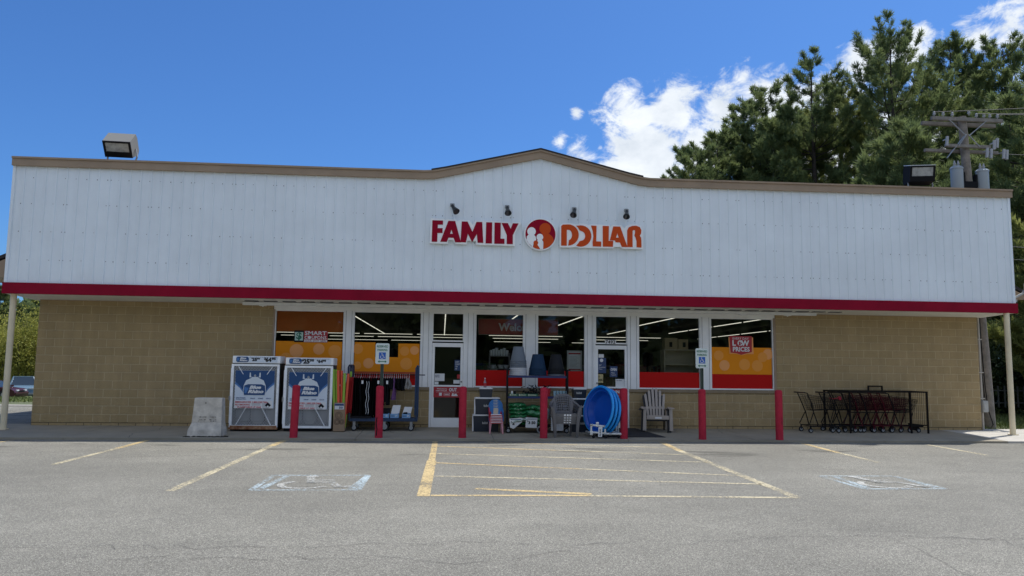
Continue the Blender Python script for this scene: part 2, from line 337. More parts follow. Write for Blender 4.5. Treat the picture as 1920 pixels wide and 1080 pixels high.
GRASS=mat('grass_blade',(.09,.13,.03),.8,col2=(.16,.19,.05),vs=3)
DIRT=mat('ground_soil',(.12,.115,.06),.95,col2=(.07,.10,.03),vs=.6)
GRAVEL=mat('gravel_stone',(.3,.28,.25),.9,var=.4,vs=40)
BARK=mat('pine_bark',(.055,.042,.034),.95,var=.35,vs=6,bump=.6,bs=12)
BARKG=mat('grey_twig',(.14,.12,.09),.9,var=.2,vs=4)
def leafmat(name,c1,c2,vs=.35,trans=.25):
    m=mat(name,c1,.65,col2=c2,vs=vs,spec=.3); t=m.node_tree; b=t.nodes['Principled BSDF']
    tl=N(t,'ShaderNodeBsdfTranslucent'); src=b.inputs['Base Color'].links[0].from_socket; t.links.new(src,tl.inputs[0]); mx=N(t,'ShaderNodeMixShader'); mx.inputs[0].default_value=trans
    t.links.new(b.outputs[0],mx.inputs[1]); t.links.new(tl.outputs[0],mx.inputs[2]); t.links.new(mx.outputs[0],t.nodes['Material Output'].inputs[0]); return m
PINE=leafmat('pine_needles',(.10,.145,.06),(.24,.285,.105),.5,.5); PINE2=leafmat('pine_needles_fresh',(.16,.19,.055),(.34,.36,.11),.45,.5)
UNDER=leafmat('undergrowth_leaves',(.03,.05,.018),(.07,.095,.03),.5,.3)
SPRING=leafmat('spring_leaves',(.22,.23,.04),(.42,.40,.09),.5,.4)
# ---------------- the ground ----------------
def gz(x,y):
    d=.036*max(0,min(y,62)-11)
    k=max(0,min(1,(10-x)/10)); k=k*k*(3-2*k)
    return -.05-d*k
def sheet(name,m,x0,x1,y0,y1,step,dz=0,hole=None,xs=None,ys=None):
    nx=max(1,int((x1-x0)/step)); ny=max(1,int((y1-y0)/step)); b=MB(); idx={}
    for j in range(ny+1):
        for i in range(nx+1):
            x=x0+(x1-x0)*i/nx; y=y0+(y1-y0)*j/ny; idx[i,j]=len(b.v); b.v.append((x,y,gz(x,y)+dz))
    for j in range(ny):
        for i in range(nx):
            b.f.append((idx[i,j],idx[i+1,j],idx[i+1,j+1],idx[i,j+1])); b.mi.append(0)
    me=bpy.data.meshes.new(name); me.from_pydata(b.v,[],b.f); me.materials.append(m)
    o=bpy.data.objects.new(name,me); COL.objects.link(o); return struct(o)
sheet('ground',DIRT,-700,700,-300,900,12.5,-.03)
sheet('parking_lot',ASPH,-60,80,-60,-2.1,5,0)
sheet('side_lot',ASPH,-60,0.05,-2.1,11.0,3.3,0)
# far edge line of the side lot, grass strip beyond
b=MB()
for i in range(14):
    x0=-60+i*4.2; b.add([(x0,9.5,gz(x0,9.5)+.006),(x0+4.2,9.5,gz(x0+4.2,9.5)+.006),(x0+4.2,9.65,gz(x0+4.2,9.65)+.006),(x0,9.65,gz(x0,9.65)+.006)],[(0,1,2,3)])
struct(b.build('white_lot_line',WHP))
def slab(name,m,pts,y0,y1,z1f,z0=-.3):
    pass
# pavement: falls 3 cm per metre towards the car park, control joints every 3 m
b=MB()
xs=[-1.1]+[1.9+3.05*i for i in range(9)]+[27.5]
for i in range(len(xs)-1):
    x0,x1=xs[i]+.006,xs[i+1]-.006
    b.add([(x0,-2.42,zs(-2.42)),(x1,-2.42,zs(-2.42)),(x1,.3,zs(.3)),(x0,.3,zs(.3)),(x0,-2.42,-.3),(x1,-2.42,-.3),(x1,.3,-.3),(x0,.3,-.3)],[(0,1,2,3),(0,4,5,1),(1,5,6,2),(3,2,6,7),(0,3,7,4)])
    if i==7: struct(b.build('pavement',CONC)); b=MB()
struct(b.build('pavement',mat('sun_patch_concrete',(.44,.42,.37),.9,var=.12,vs=1.5,bump=.2,bs=70,detail=8)))  # right-end slabs coloured paler so the sunlit patch shows brighter
b=MB(); b.add([(-1.09,-2.41,zs(-2.41)-.006),(27.4,-2.41,zs(-2.41)-.006),(27.4,.29,zs(.29)-.006),(-1.09,.29,zs(.29)-.006)],[(0,1,2,3)]); struct(b.build('pavement_joints',mat('joint_dark',(.05,.048,.045),.95)))
for cpts in ([(8.9,-.1),(8.6,-.7),(8.75,-1.3)],[(11.9,-1.2),(12.1,-1.8),(12.6,-2.1),(12.9,-2.4)],[(3.1,-.05),(3.3,-.9),(3.0,-1.6),(3.2,-2.4)],[(17.0,-.1),(16.8,-1.1),(17.1,-2.4)],[(21.0,-1.2),(21.5,-1.7),(21.4,-2.4)]):
    b=MB()
    for (xa,ya),(xb,yb_) in zip(cpts,cpts[1:]):
        for k in range(6):
            t0,t1=k/6,(k+1)/6; o0=math.sin(k*2.3+xa)*.02; o1=math.sin((k+1)*2.3+xa)*.02 if k<5 else math.sin(xb)*.02
            xA,yA,xB,yB=xa+(xb-xa)*t0+o0,ya+(yb_-ya)*t0,xa+(xb-xa)*t1+o1,ya+(yb_-ya)*t1
            b.add([(xA-.005,yA,zs(yA)+.003),(xA+.005,yA,zs(yA)+.003),(xB+.005,yB,zs(yB)+.003),(xB-.005,yB,zs(yB)+.003)],[(0,1,2,3)])
    struct(b.build('pavement_crack',CRACK))
# painted bay lines
def quadline(b,p,q,w,dz=.004):
    p=Vector(p+(0,));q=Vector(q+(0,));d=(q-p).normalized();n=Vector((-d.y,d.x,0))*w/2
    k=max(1,int((q-p).length/1.5))
    for i in range(k):
        a=p+(q-p)*i/k; c=p+(q-p)*(i+1)/k
        vs=[a-n,c-n,c+n,a+n]; b.add([(v.x,v.y,gz(v.x,v.y)+dz) for v in vs],[(0,1,2,3)])
def paint(name,m,segs):
    b=MB()
    for s in segs: quadline(b,*s)
    return struct(b.build(name,m))
paint('aisle_side_line',YEL,[((9.75,-2.5),(9.72,-6.0),.12),((9.72,-6.0),(9.665,-9.76),.165)])
paint('aisle_side_line',YEL,[((14.85,-2.5),(14.70,-4.3),.14)]); paint('aisle_side_line',YELF,[((14.70,-4.3),(14.48,-9.9),.14)])
st=[((9.80,-3.52),(14.6,-5.02)),((9.80,-4.92),(14.6,-6.2)),((9.78,-6.32),(14.5,-7.9)),((9.77,-7.94),(14.5,-8.78)),((10.9,-2.62),(14.7,-3.72))]
for i,(p,q) in enumerate(st): 
    if i in (0,2,4):
        mid=(p[0]+(q[0]-p[0])*.5,p[1]+(q[1]-p[1])*.5); paint('aisle_stripe',YEL,[(p,mid,.10)]); paint('aisle_stripe',YELF,[(mid,q,.10)])
    else: paint('aisle_stripe',YELF,[(p,q,.10)])
paint('aisle_stripe',YEL,[((10.35,-9.15),(11.85,-9.62),.13)]); paint('aisle_stripe',YEL,[((9.76,-9.70),(11.8,-9.74),.10)]); paint('aisle_stripe',YELF,[((11.8,-9.76),(14.5,-9.95),.11)])
paint('bay_line',YEL,[((6.48,-2.45),(6.46,-3.6),.14)]); paint('bay_line',YELF,[((6.46,-3.6),(6.42,-9.3),.13)])
paint('bay_line',YEL,[((3.64,-2.5),(3.68,-4.1),.12)]); paint('bay_line',YELF,[((3.68,-4.1),(3.7,-6.6),.11)])
paint('bay_line',YEL,[((.93,-2.55),(.9,-3.1),.12)])
paint('bay_line',YEL,[((18.10,-2.6),(17.9,-4.6),.12)]); paint('bay_line',YELF,[((17.9,-4.6),(17.8,-6.2),.11)])
paint('bay_line',YELF,[((20.96,-2.8),(20.8,-5.0),.11)])
def blue_bay(x0,x1,y0,y1,faint):
    b=MB(); m=BLUEP
    for p,q in (((x0,y0),(x1,y0)),((x1,y0),(x1,y1)),((x1,y1),(x0,y1)),((x0,y1),(x0,y0))): quadline(b,p,q,.085,.004)
    for k in range(7):
        xx=x0+.1+(x1-x0-.2)*k/6
        if k in(0,6): quadline(b,(xx,y0+.1),(xx+.1,y1-.1),.10,.0044)
    struct(b.build('accessible_bay_patch',m))
    b=MB(); isa(b,(x0+x1)/2,(y0+y1)/2,1.25,-.044,-.041,'z'); struct(b.build('wheelchair_marking',WHP))
blue_bay(7.42,8.80,-9.24,-7.86,0); blue_bay(15.8,17.0,-9.24,-7.95,1)
# cracks
rng=random.Random(5)
def crack(pts,w=.0062,jit=.09):
    b=MB(); P=[]
    for i in range(len(pts)-1):
        p=Vector(pts[i]+(0,));q=Vector(pts[i+1]+(0,)); n=max(2,int((q-p).length/.16))
        for k in range(n): P.append(p+(q-p)*k/n+Vector((rng.uniform(-1,1)*jit*.5,rng.uniform(-1,1)*jit,0)))
    P.append(Vector(pts[-1]+(0,)))
    for i in range(len(P)-1):
        a,c=P[i],P[i+1]; d=(c-a).normalized(); n=Vector((-d.y,d.x,0))*w*rng.uniform(.3,.6)*(1 if abs(d.x)>.75 else .6)
        if rng.random()<.08: continue
        vs=[a-n,c-n,c+n,a+n]; b.add([(v.x,v.y,gz(v.x,v.y)+.006) for v in vs],[(0,1,2,3)])
    struct(b.build('asphalt_crack',CRACK))
for c in ([(12.35,-2.6),(12.75,-4.2),(12.9,-5.2),(12.7,-6.1),(13.0,-7.2),(13.15,-8.1),(13.0,-8.8),(13.6,-9.0)],[(13.7,-10.4),(13.9,-11.2),(14.2,-11.9),(14.3,-12.6),(14.2,-13.3),(14.1,-14.2)],
          [(4.3,-8.9),(6.5,-9.05),(9.6,-8.8),(12.2,-9.1),(16,-9.3),(22,-9.5),(30,-9.4)],[(5.8,-12.35),(8.2,-12.5),(10.1,-12.35),(11.2,-12.5),(12.2,-12.45),(13.6,-12.15),(15.4,-12.35),(18,-12.25)],
          [(6.6,-12.8),(9.3,-12.9),(10.2,-13.1),(11.1,-12.7)],[(8.9,-5.2),(12.5,-5.1),(18,-5.3),(23,-5.2),(25,-6.4),(26,-8)],[(14.2,-11.9),(15.4,-12.4),(15.2,-13.2),(16.1,-13.9)]): crack(c)
crack([(3.5,-5.3),(4.6,-5.4),(6.0,-5.3)],.005,.05)
# ---------------- the store ----------------
D=1.109
ST=root('store_building',(12.2,0,0),'single storey block store with a tall white ribbed metal front and a low gable peak','store')
def wallbox(b,x0,x1,z0,z1,y0=0,y1=.25): b.box(x0,x1,y0,y1,z0,z1)
b=MB()
wallbox(b,0,5.60,-.3,3.28); wallbox(b,18.70,24.4,-.3,3.28)
for x0,x1 in ((5.60,9.55),(10.47,13.78),(14.72,18.70)): wallbox(b,x0,x1,-.3,1.00)
b.build('front_wall',BLOCK,ST)
b=MB(); b.box(0,.25,.25,28,-.3,3.28); b.build('side_wall',BLOCK,ST)
b=MB(); b.box(24.15,24.4,.25,28,-.3,3.28); b.build('side_wall',BLOCK,ST)
b=MB(); b.box(0,24.4,28,28.25,-.3,3.28); b.build('rear_wall',BLOCK,ST)
b=MB()
for x0,x1 in ((5.60,9.55),(10.47,13.78),(14.72,18.70)): b.box(x0,x1-.0,-.045,.2,1.0,1.075)
b.build('sill',SILL,ST)
# dark gap under the lowest course
# siding with real ribs, top edge following the roof line
def roofz(x):
    pts=[(-.4,6.21),(9.35,6.205),(9.75,6.26),(12.2,6.825),(14.5,6.27),(14.95,6.205),(25,6.235)]
    for (a,za),(c,zc) in zip(pts,pts[1:]):
        if a<=x<=c: return za+(zc-za)*(x-a)/(c-a)
    return 6.2
b=MB(); xs=[];x=-.22
while x<24.62:
    for dx,dy in ((0,0),(.195,0),(.207,-.02),(.228,-.02)): 
        if x+dx<24.62: xs.append((x+dx,-D+dy))
    x+=.24
xs.append((24.62,-D))
xs2=[]
for i,(x,y) in enumerate(xs): xs2.append((x,y))
vs=[];fs=[]
for x,y in xs2: vs+=[(x,y,3.38),(x,y,roofz(x)+.03)]
for i in range(len(xs2)-1): fs.append((2*i,2*i+2,2*i+3,2*i+1))
b.add(vs,fs)
b.build('metal_siding',SIDING,ST)
b=MB(); b.box(-.262,-.20,-D-.035,-D+.6,3.40,6.2); b.build('corner_trim',SIDING,ST); b=MB(); b.box(24.60,24.665,-D-.035,-D+.6,3.40,6.2); b.build('corner_trim',SIDING,ST)
b=MB(); rr=random.Random(2)
for zz in (3.95,4.62,5.28,5.9):
    x=-.22; k=0
    while x<24.6:
        for dx in ((.175,) if k%4 else (.172,.248)):
            if rr.random()<.75: b.box(x+dx-.008,x+dx+.008,-D-.006,-D+.0,zz-.008+rr.uniform(-.01,.01),zz+.008)
        x+=.24;k+=1
o=b.build('siding_screws',mat('screw_head',(.22,.22,.23),.6),ST); o['kind']='stuff'
# tan coping and dark shingle edge
ed=[(-.27,6.20),(9.33,6.205),(9.60,6.225),(9.85,6.28),(12.2,6.83),(14.45,6.29),(14.7,6.235),(14.98,6.205),(24.70,6.235)]
def strip(b,ed,za,zb,y0,y1):
    vs=[];n=len(ed)
    for x,z in ed: vs+=[(x,y0,z+za),(x,y1,z+za),(x,y1,z+zb),(x,y0,z+zb)]
    fs=[]
    for i in range(n-1):
        for k in range(4): fs.append((4*i+k,4*i+4+k,4*i+4+(k+1)%4,4*i+(k+1)%4))
    fs+=[(0,1,2,3),(4*n-4,4*n-1,4*n-2,4*n-3)]; b.add(vs,fs)
b=MB(); strip(b,ed,-.035,.13,-D-.09,-D+.25); b.build('coping',TAN,ST)
b=MB(); strip(b,ed,.131,.175,-D-.12,-D+.28); b.build('coping_cap',TAN,ST)
b=MB(); strip(b,[(9.5,6.22),(9.85,6.29),(12.2,6.845),(14.45,6.30),(14.8,6.23)],.162,.20,-D-.13,-D+1.2); b.build('shingle_edge',SHING,ST)
# dark gap with clips under the coping
b=MB(); x=-.05
while x<24.6: b.box(x,x+.19,-D-.03,-D-.021,roofz(x+.1)-.06,roofz(x+.1)-.036); x+=.24
# parapet back and roof
b=MB(); b.prism([(-.2,3.45),(24.6,3.45),(24.6,6.2),(14.9,6.2),(12.2,6.8),(9.4,6.2),(-.2,6.2)],-D+.07,-D+.25); b.build('parapet_back',TAN,ST)
b=MB(); b.add([(-.3,-.86,3.6),(12.2,-.86,4.9),(24.7,-.86,3.6),(24.7,28.5,3.6),(12.2,28.5,4.9),(-.3,28.5,3.6)],[(0,1,4,5),(1,2,3,4)]); b.build('roof',SHING,ST)
for s in (0,1):
    fx=(lambda x:x) if s==0 else (lambda x:24.4-x)
    b=MB(); b.prism([(fx(.0),5.0),(fx(-2.2),3.99),(fx(-2.2),3.90),(fx(0),4.9)],.9,28,'y'); 
    ev=b.build('side_roof',SHING,ST)
    b=MB(); b.prism([(fx(.1),4.88),(fx(-2.15),3.86),(fx(-2.15),3.72),(fx(.1),3.76)],.88,27.9,'y'); b.build('side_fascia',TAN,ST)
# red band and soffit
b=MB(); b.box(-.28,24.70,-D-.06,-D+.05,3.155,3.41); b.build('fascia_band',RED,ST)
b=MB(); b.box(-.27,-.20,-D+.05,3,3.155,3.41); b.build('side_band',SOFF,ST); b=MB(); b.box(24.62,24.69,-D+.05,3,3.155,3.41); b.build('side_band',SOFF,ST)
b=MB(); b.prism([(-D+.05,3.158),(0,3.115),(0,3.19),(-D+.05,3.19)],-.2,24.62,'x'); b.box(-.2,-.001,.001,3,3.115,3.19); b.box(24.401,24.62,.001,3,3.115,3.19)
b.build('soffit',SOFF,ST)
for x0,x1 in ((0,5.6),(18.72,24.4)): b=MB(); b.box(x0,x1,-.012,-.002,3.10,3.118); b.build('wall_top_trim',TAN,ST)
for x,y in ((-.12,-.95),(24.42,-1.1)):
    b=MB(); b.cyl((x,y,zs(y)-.01),(x,y,3.16),.068,n=20); b.box(x-.09,x+.09,y-.09,y+.09,zs(y)-.005,zs(y)+.02); b.build('canopy_post',POST,ST,True)
# storefront frames: header, piers, jambs
b=MB()
b.box(5.61,18.69,.03,.2,2.985,3.28)
for x0,x1 in ((7.37,7.60),(9.32,9.545),(10.47,10.69),(11.96,12.30),(13.57,13.785),(14.715,14.965),(16.645,16.92)):
    b.box(x0,x1,.02,.2,1.075,2.985)
b.box(9.545,9.60,.0,.2,.06,2.985); b.box(10.40,10.47,.0,.2,.06,2.985); b.box(13.785,13.83,0,.2,.06,2.985); b.box(14.68,14.715,0,.2,.06,2.985)
b.build('storefront_frame',WFR,ST)
for x0,x1 in ((7.37,7.60),(9.32,9.545),(10.47,10.69),(11.96,12.30),(13.57,13.785),(14.715,14.965),(16.645,16.92)):
    for k in (.04,x1-x0-.046): b=MB(); b.box(x0+k,x0+k+.006,.013,.02,1.08,2.98); b.build('frame_joint',WFR2,ST)
for x0,x1 in ((5.602,5.643),(18.642,18.698)): b=MB(); b.box(x0,x1,.006,.2,1.075,2.983); b.build('end_jamb',TAN,ST)
# long strip light housing under the soffit
b=MB(); b.box(4.95,19.62,-.45,-.36,3.045,3.118)
x=5.1
while x<19.5: b.box(x,x+.75,-.36,-.30,3.10,3.122); x+=.9
b.build('strip_housing',WHT,ST)
b=MB(); x=5.0; rr=random.Random(8)
while x<19.5:
    for k in range(2): b.box(x+k*.45+.05,x+k*.45+.36,-.66,-.50,3.124,3.142)
    x+=.9
b.build('soffit_slot',WFR2,ST)
x=5.35
while x<19.5: b=MB(); b.box(x,x+.16,-.46,-.34,3.03,3.044); b.cyl((x+.08,-.40,3.012),(x+.08,-.40,3.03),.018,n=8); b.build('housing_clip',WFR,ST); x+=1.22
# windows
OR=mat('orange_vinyl',(.80,.27,.015),.7,spec=.1); OR2=mat('pale_spot_vinyl',(.84,.35,.10),.35); OR3=mat('orange_spot_vinyl',(.81,.30,.03),.35); RV=mat('red_vinyl',(.50,.012,.01),.7,spec=.1); BRN=mat('dark_orange_vinyl',(.60,.15,.012),.7)
RVD=mat('deep_red_vinyl',(.28,.016,.007),.7,spec=.1); OR4=mat('orange_red_vinyl',(.40,.06,.01),.35)
def window(x0,x1,z0,z1,fr=.035,lbl=None):
    f=MB(); f.box(x0-.005,x1+.005,.035,.12,z0,z0+fr); f.box(x0-.005,x1+.005,.035,.12,z1-fr,z1)
    f.box(x0-.005,x0+fr*.6,.035,.12,z0+fr,z1-fr); f.box(x1-fr*.6,x1+.005,.035,.12,z0+fr,z1-fr)
    w=f.build('window',WFR,ST,label=lbl)
    g=MB(); g.add([(x0+.02,.08,z0+fr),(x1-.02,.08,z0+fr),(x1-.02,.08,z1-fr),(x0+.02,.08,z1-fr)],[(0,1,2,3)]); g.build('pane',GLASS,w)
    return w
def vinyl(w,m,x0,x1,z0,z1,y=.07): b=MB(); b.box(x0,x1,y,y+.003,z0,z1); return b.build('window_film',m,w)
def spots(w,lst,m): 
    for i,(x,z,r) in enumerate(lst): b=MB(); b.disc(x,z,r,.0665-.0002*i,.0692,28); b.build('film_spot',m,w)
w1=window(5.65,7.365,1.08,2.985); 
vinyl(w1,BRN,5.68,7.33,2.43,2.95,.10); vinyl(w1,OR,5.68,7.33,1.45,2.19); vinyl(w1,OR4,5.68,7.33,1.33,1.449); vinyl(w1,RV,5.68,7.33,1.115,1.329)
spots(w1,[(6.75,2.0,.14),(6.2,1.95,.17)],OR2); spots(w1,[(7.15,1.95,.16),(5.95,1.75,.15)],OR3)
w2=window(7.605,9.315,1.08,2.985)
b=MB(); b.prism([(7.64,1.45),(9.28,1.45),(9.28,2.17),(8.74,2.17),(8.74,1.82),(8.16,1.82),(8.16,2.19),(7.64,2.19)],.07,.073); b.build('window_film',OR,w2)
vinyl(w2,OR4,7.64,9.28,1.38,1.449); vinyl(w2,RVD,7.64,9.28,1.28,1.379); vinyl(w2,RV,7.64,9.28,1.115,1.279)
spots(w2,[(8.0,1.66,.13),(9.15,2.0,.11)],OR2); spots(w2,[(7.72,2.02,.13),(8.95,1.66,.15),(8.9,1.98,.12),(7.72,1.6,.1)],OR3)
w4=window(10.70,11.955,1.08,2.985); vinyl(w4,RV,10.73,11.92,1.115,1.52)
w5=window(12.305,13.565,1.08,2.985); vinyl(w5,RV,12.33,13.53,1.115,1.52)
w7=window(14.975,16.64,1.08,2.985); vinyl(w7,RV,15.0,16.61,1.115,1.52)
w8=window(16.925,18.635,1.08,2.985); vinyl(w8,OR,16.96,18.60,1.49,2.2); vinyl(w8,RV,16.96,18.60,1.10,1.489)
spots(w8,[(17.3,1.72,.14),(18.5,2.03,.14)],OR2); spots(w8,[(17.85,1.75,.15),(18.2,1.72,.15),(18.35,1.95,.13),(17.15,1.98,.13)],OR3)
# posters stuck to the glass
PAP=mat('paper_white',(.72,.72,.70),.6); PREL=mat('poster_red',(.40,.012,.02),.4); GRN=mat('sign_green',(.01,.13,.07),.5); NAVY=mat('poster_navy',(.02,.05,.14),.45); 
b=MB(); b.rrect(6.13,6.37,2.17,2.46,.02,.052,.056); q=b.build('poster',BLK,w1,label='black phone drawing with green dollar sign beside red coupon words')
b=MB(); b.box(6.15,6.35,.049,.0515,2.21,2.42); b.build('phone_screen',mat('screen_mint',(.45,.62,.52),.5),q); text('$',6.18,6.32,2.215,2.415,.046,GRN,q,bold=.03)
b=MB(); b.box(6.372,6.96,.052,.056,2.17,2.46); q=b.build('poster',PREL,w1)
text('SMART',6.39,6.93,2.35,2.45,.050,PAP,q,bold=.02); text('C   UPONS',6.39,6.93,2.245,2.33,.050,PAP,q,bold=.015); b=MB(); b.disc(6.51,2.288,.042,.0475,.0505,16); b.build('coupon_mark',PAP,q)
b=MB(); b.box(6.38,6.95,.0475,.0505,2.175,2.235); b.build('poster_strip',PAP,q); text('CLICK. SHOP. SAVE.',6.40,6.93,2.183,2.227,.045,PREL,q)
b=MB(); b.prism([(17.42,2.47),(18.09,2.47),(18.10,2.03),(17.93,2.03),(17.78,1.995),(17.62,2.03),(17.44,2.03)],.056,.060); q=b.build('poster',OR2,w8)
b=MB(); b.prism([(17.44,2.50),(18.06,2.50),(18.05,2.08),(17.90,2.045),(17.76,2.005),(17.63,2.045),(17.47,2.06)],.050,.0545); q=b.build('poster',PREL,w8)
text('EVERY DAY',17.53,17.97,2.405,2.465,.046,PAP,q); text('L   W',17.52,17.98,2.24,2.39,.046,PAP,q,bold=.04); b=MB(); b.disc(17.735,2.315,.075,.045,.048,22); b.build('low_mark',PAP,q); b=MB(); b.disc(17.72,2.33,.025,.042,.044,12); b.prism([(17.69,2.255),(17.70,2.31),(17.74,2.31),(17.75,2.255)],.042,.044); b.disc(17.765,2.31,.018,.042,.044,10); b.build('low_mark_figure',PREL,q)
text('PRICES',17.53,17.99,2.09,2.215,.046,PAP,q,bold=.03)
# transoms and doors
for x0,x1 in ((9.60,10.40),(13.83,14.68)):
    window(x0,x1,2.235,2.985)
def door(x0,x1,hinge,name='door'):
    f=MB(); z0,z1=.065,2.20; s=.065
    f.box(x0,x0+s,.03,.10,z0,z1); f.box(x1-s,x1,.03,.10,z0,z1); f.box(x0+s,x1-s,.03,.10,z1-.10,z1); f.box(x0+s,x1-s,.03,.10,z0,z0+.24); f.box(x0+s,x1-s,.03,.10,1.09,1.13)
    d=f.build('door',WFR,ST)
    g=MB(); g.add([(x0+s,.07,z0+.24),(x1-s,.07,z0+.24),(x1-s,.07,z1-.10),(x0+s,.07,z1-.10)],[(0,1,2,3)]); g.build('pane',GLASS,d)
    hx=x1-.035 if hinge else x0+.035
    h=MB(); h.cyl((hx,.03,1.22),(hx,-.0,1.22),.022,n=12); h.build('lock_cylinder',mat('dull_steel',(.25,.25,.25),.4,metal=.8),d)
    h=MB(); h.tube([(hx,.03,1.0),(hx,-.035,1.0),(hx,-.035,.72),(hx,.03,.72)],.011); h.build('handle',MATS['dull_steel'],d)
    return d
d1=door(9.605,10.395,1); d2=door(13.835,14.675,0)
def sticker(d,m,x0,x1,z0,z1,name='door_sticker',y=.062,lbl=None): b=MB(); b.box(x0,x1,y-.002,y+.002,z0,z1); return b.build(name,m,d,label=lbl)
q=sticker(d1,PREL,9.66,10.34,.82,1.085,y=.024,lbl='red welcome sign with the word OUT')
text('Welcome to',9.74,10.0,1.02,1.055,.020,PAP,q,bold=.02); text('FAMILY DOLLAR',9.72,10.0,.975,1.0,.020,PAP,q,bold=.03); text('OUT',10.05,10.25,.97,1.06,.020,PAP,q,bold=.04)
b=MB()
for x0,x1,z0,z1 in ((9.72,10.30,.952,.956),(9.80,9.87,.86,.935),(9.92,10.07,.92,.926),(9.92,10.07,.86,.866),(9.92,9.926,.86,.926),(10.064,10.07,.86,.926),(9.94,10.05,.885,.9),(10.12,10.27,.855,.885),(10.13,10.17,.885,.925),(10.19,10.25,.885,.915)): b.box(x0,x1,.0195,.0215,z0,z1)
b.build('sign_graphic',PAP,q)
q=sticker(d1,NAVY,10.18,10.34,1.50,1.77); text("DON'T\nFORGET\nTHE\nAD",10.20,10.32,1.53,1.74,.057,PAP,q)
q=sticker(d1,PAP,9.68,9.93,1.23,1.42); text('NOTICE',9.70,9.80,1.32,1.39,.057,NAVY,q)
sticker(d1,PAP,9.68,9.78,1.14,1.215); sticker(d1,PAP,10.16,10.32,1.17,1.26); q=sticker(d1,PREL,10.25,10.33,1.30,1.40)
q=sticker(d2,PAP,13.92,14.06,1.88,1.97); q=sticker(d2,NAVY,13.90,14.12,1.48,1.87,lbl='navy door sticker with a round mark'); b=MB(); b.disc(14.0,1.81,.045,.057,.0595,18); b.build('round_mark',PAP,q); text('EBT\nAccepted\nHere',13.93,14.09,1.57,1.70,.057,PAP,q)
q=sticker(d2,NAVY,14.22,14.42,1.38,1.66,lbl='navy door sticker reading open'); text('OPEN',14.24,14.40,1.54,1.61,.057,PAP,q,bold=.03); text('Please\nCome In',14.26,14.38,1.42,1.51,.057,PAP,q)
q=sticker(d2,mat('sticker_yellow',(.50,.42,.20),.6),13.90,14.04,1.23,1.45); text('NO\nSMOKING',13.915,14.025,1.27,1.42,.057,BLK,q)
q=sticker(d2,PAP,14.37,14.62,1.13,1.33); text('Store Hours',14.39,14.54,1.28,1.31,.057,NAVY,q)
q=sticker(d2,PREL,13.90,14.61,.82,1.06,y=.024,lbl='red welcome sign on the right door'); text('Welcome to',13.98,14.24,1.0,1.035,.020,PAP,q,bold=.02); text('IN',14.36,14.46,.96,1.04,.020,PAP,q,bold=.04)
b=MB(); b.disc(14.55,.99,.05,.019,.022,16); b.build('sign_graphic',PAP,q)
text('7492',14.10,14.36,2.245,2.335,.030,BLK,ST,bold=.02,name='street_number')
b=MB(); b.box(14.085,14.375,.031,.034,2.232,2.345); b.build('number_plate',PAP,ST)
# conduit, meter box, cable on the right corner
PIPE=mat('grey_conduit',(.42,.38,.32),.5)
b=MB(); b.cyl((24.47,.05,0),(24.47,.05,3.28),.032,n=12)
for z in (.9,1.6,2.5): b.box(24.40,24.53,.0,.1,z,z+.03)
b.build('conduit',PIPE,ST,True)
b=MB(); b.box(24.42,24.58,-.06,.05,.55,.86,c=.012); b.box(24.45,24.55,-.068,-.061,.60,.80); b.build('junction_box',mat('box_grey',(.40,.40,.38),.5),ST)
b=MB(); b.tube([(24.56,.1,3.2),(24.58,.1,2.2),(24.64,.12,1.2),(24.72,.15,.6),(24.95,.3,.2),(25.4,1.0,.04)],.014); b.tube([(24.54,.12,3.2),(24.55,.12,1.8),(24.6,.1,.9)],.012); b.build('cable',BLK2,ST)
# interior shell
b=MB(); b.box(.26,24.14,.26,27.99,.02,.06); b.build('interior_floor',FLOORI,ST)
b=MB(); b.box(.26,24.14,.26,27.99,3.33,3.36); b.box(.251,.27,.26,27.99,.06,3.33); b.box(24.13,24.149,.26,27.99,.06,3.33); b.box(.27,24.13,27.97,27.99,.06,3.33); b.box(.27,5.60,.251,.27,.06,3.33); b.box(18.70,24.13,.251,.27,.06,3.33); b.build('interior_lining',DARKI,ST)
# red welcome board hanging inside
wb=root('welcome_board',(11.8,.45,2.45),'dark red board reading Welcome hanging inside the windows between the doors','sign')
b=MB(); b.rrect(10.80,12.90,2.46,2.86,.03,.44,.47); b.build('board',mat('board_red',(.32,.03,.012),.5),wb); b=MB()
for x0,x1,z0,z1 in ((10.79,12.91,2.862,2.872),(10.79,12.91,2.448,2.458),(10.79,10.798,2.458,2.862),(12.902,12.91,2.458,2.862)): b.box(x0,x1,.44,.475,z0,z1)
b.build('board_edge',mat('board_edge_tan',(.3,.22,.15),.5),wb)
text('Welcome',11.32,12.40,2.55,2.76,.437,mat('board_letter',(.55,.46,.40),.5),wb,bold=.03)
for x in (11.3,12.5): b=MB(); b.cyl((x,.455,2.87),(x,.455,3.33),.005,n=5); b.build('hanging_wire',BLK,wb)
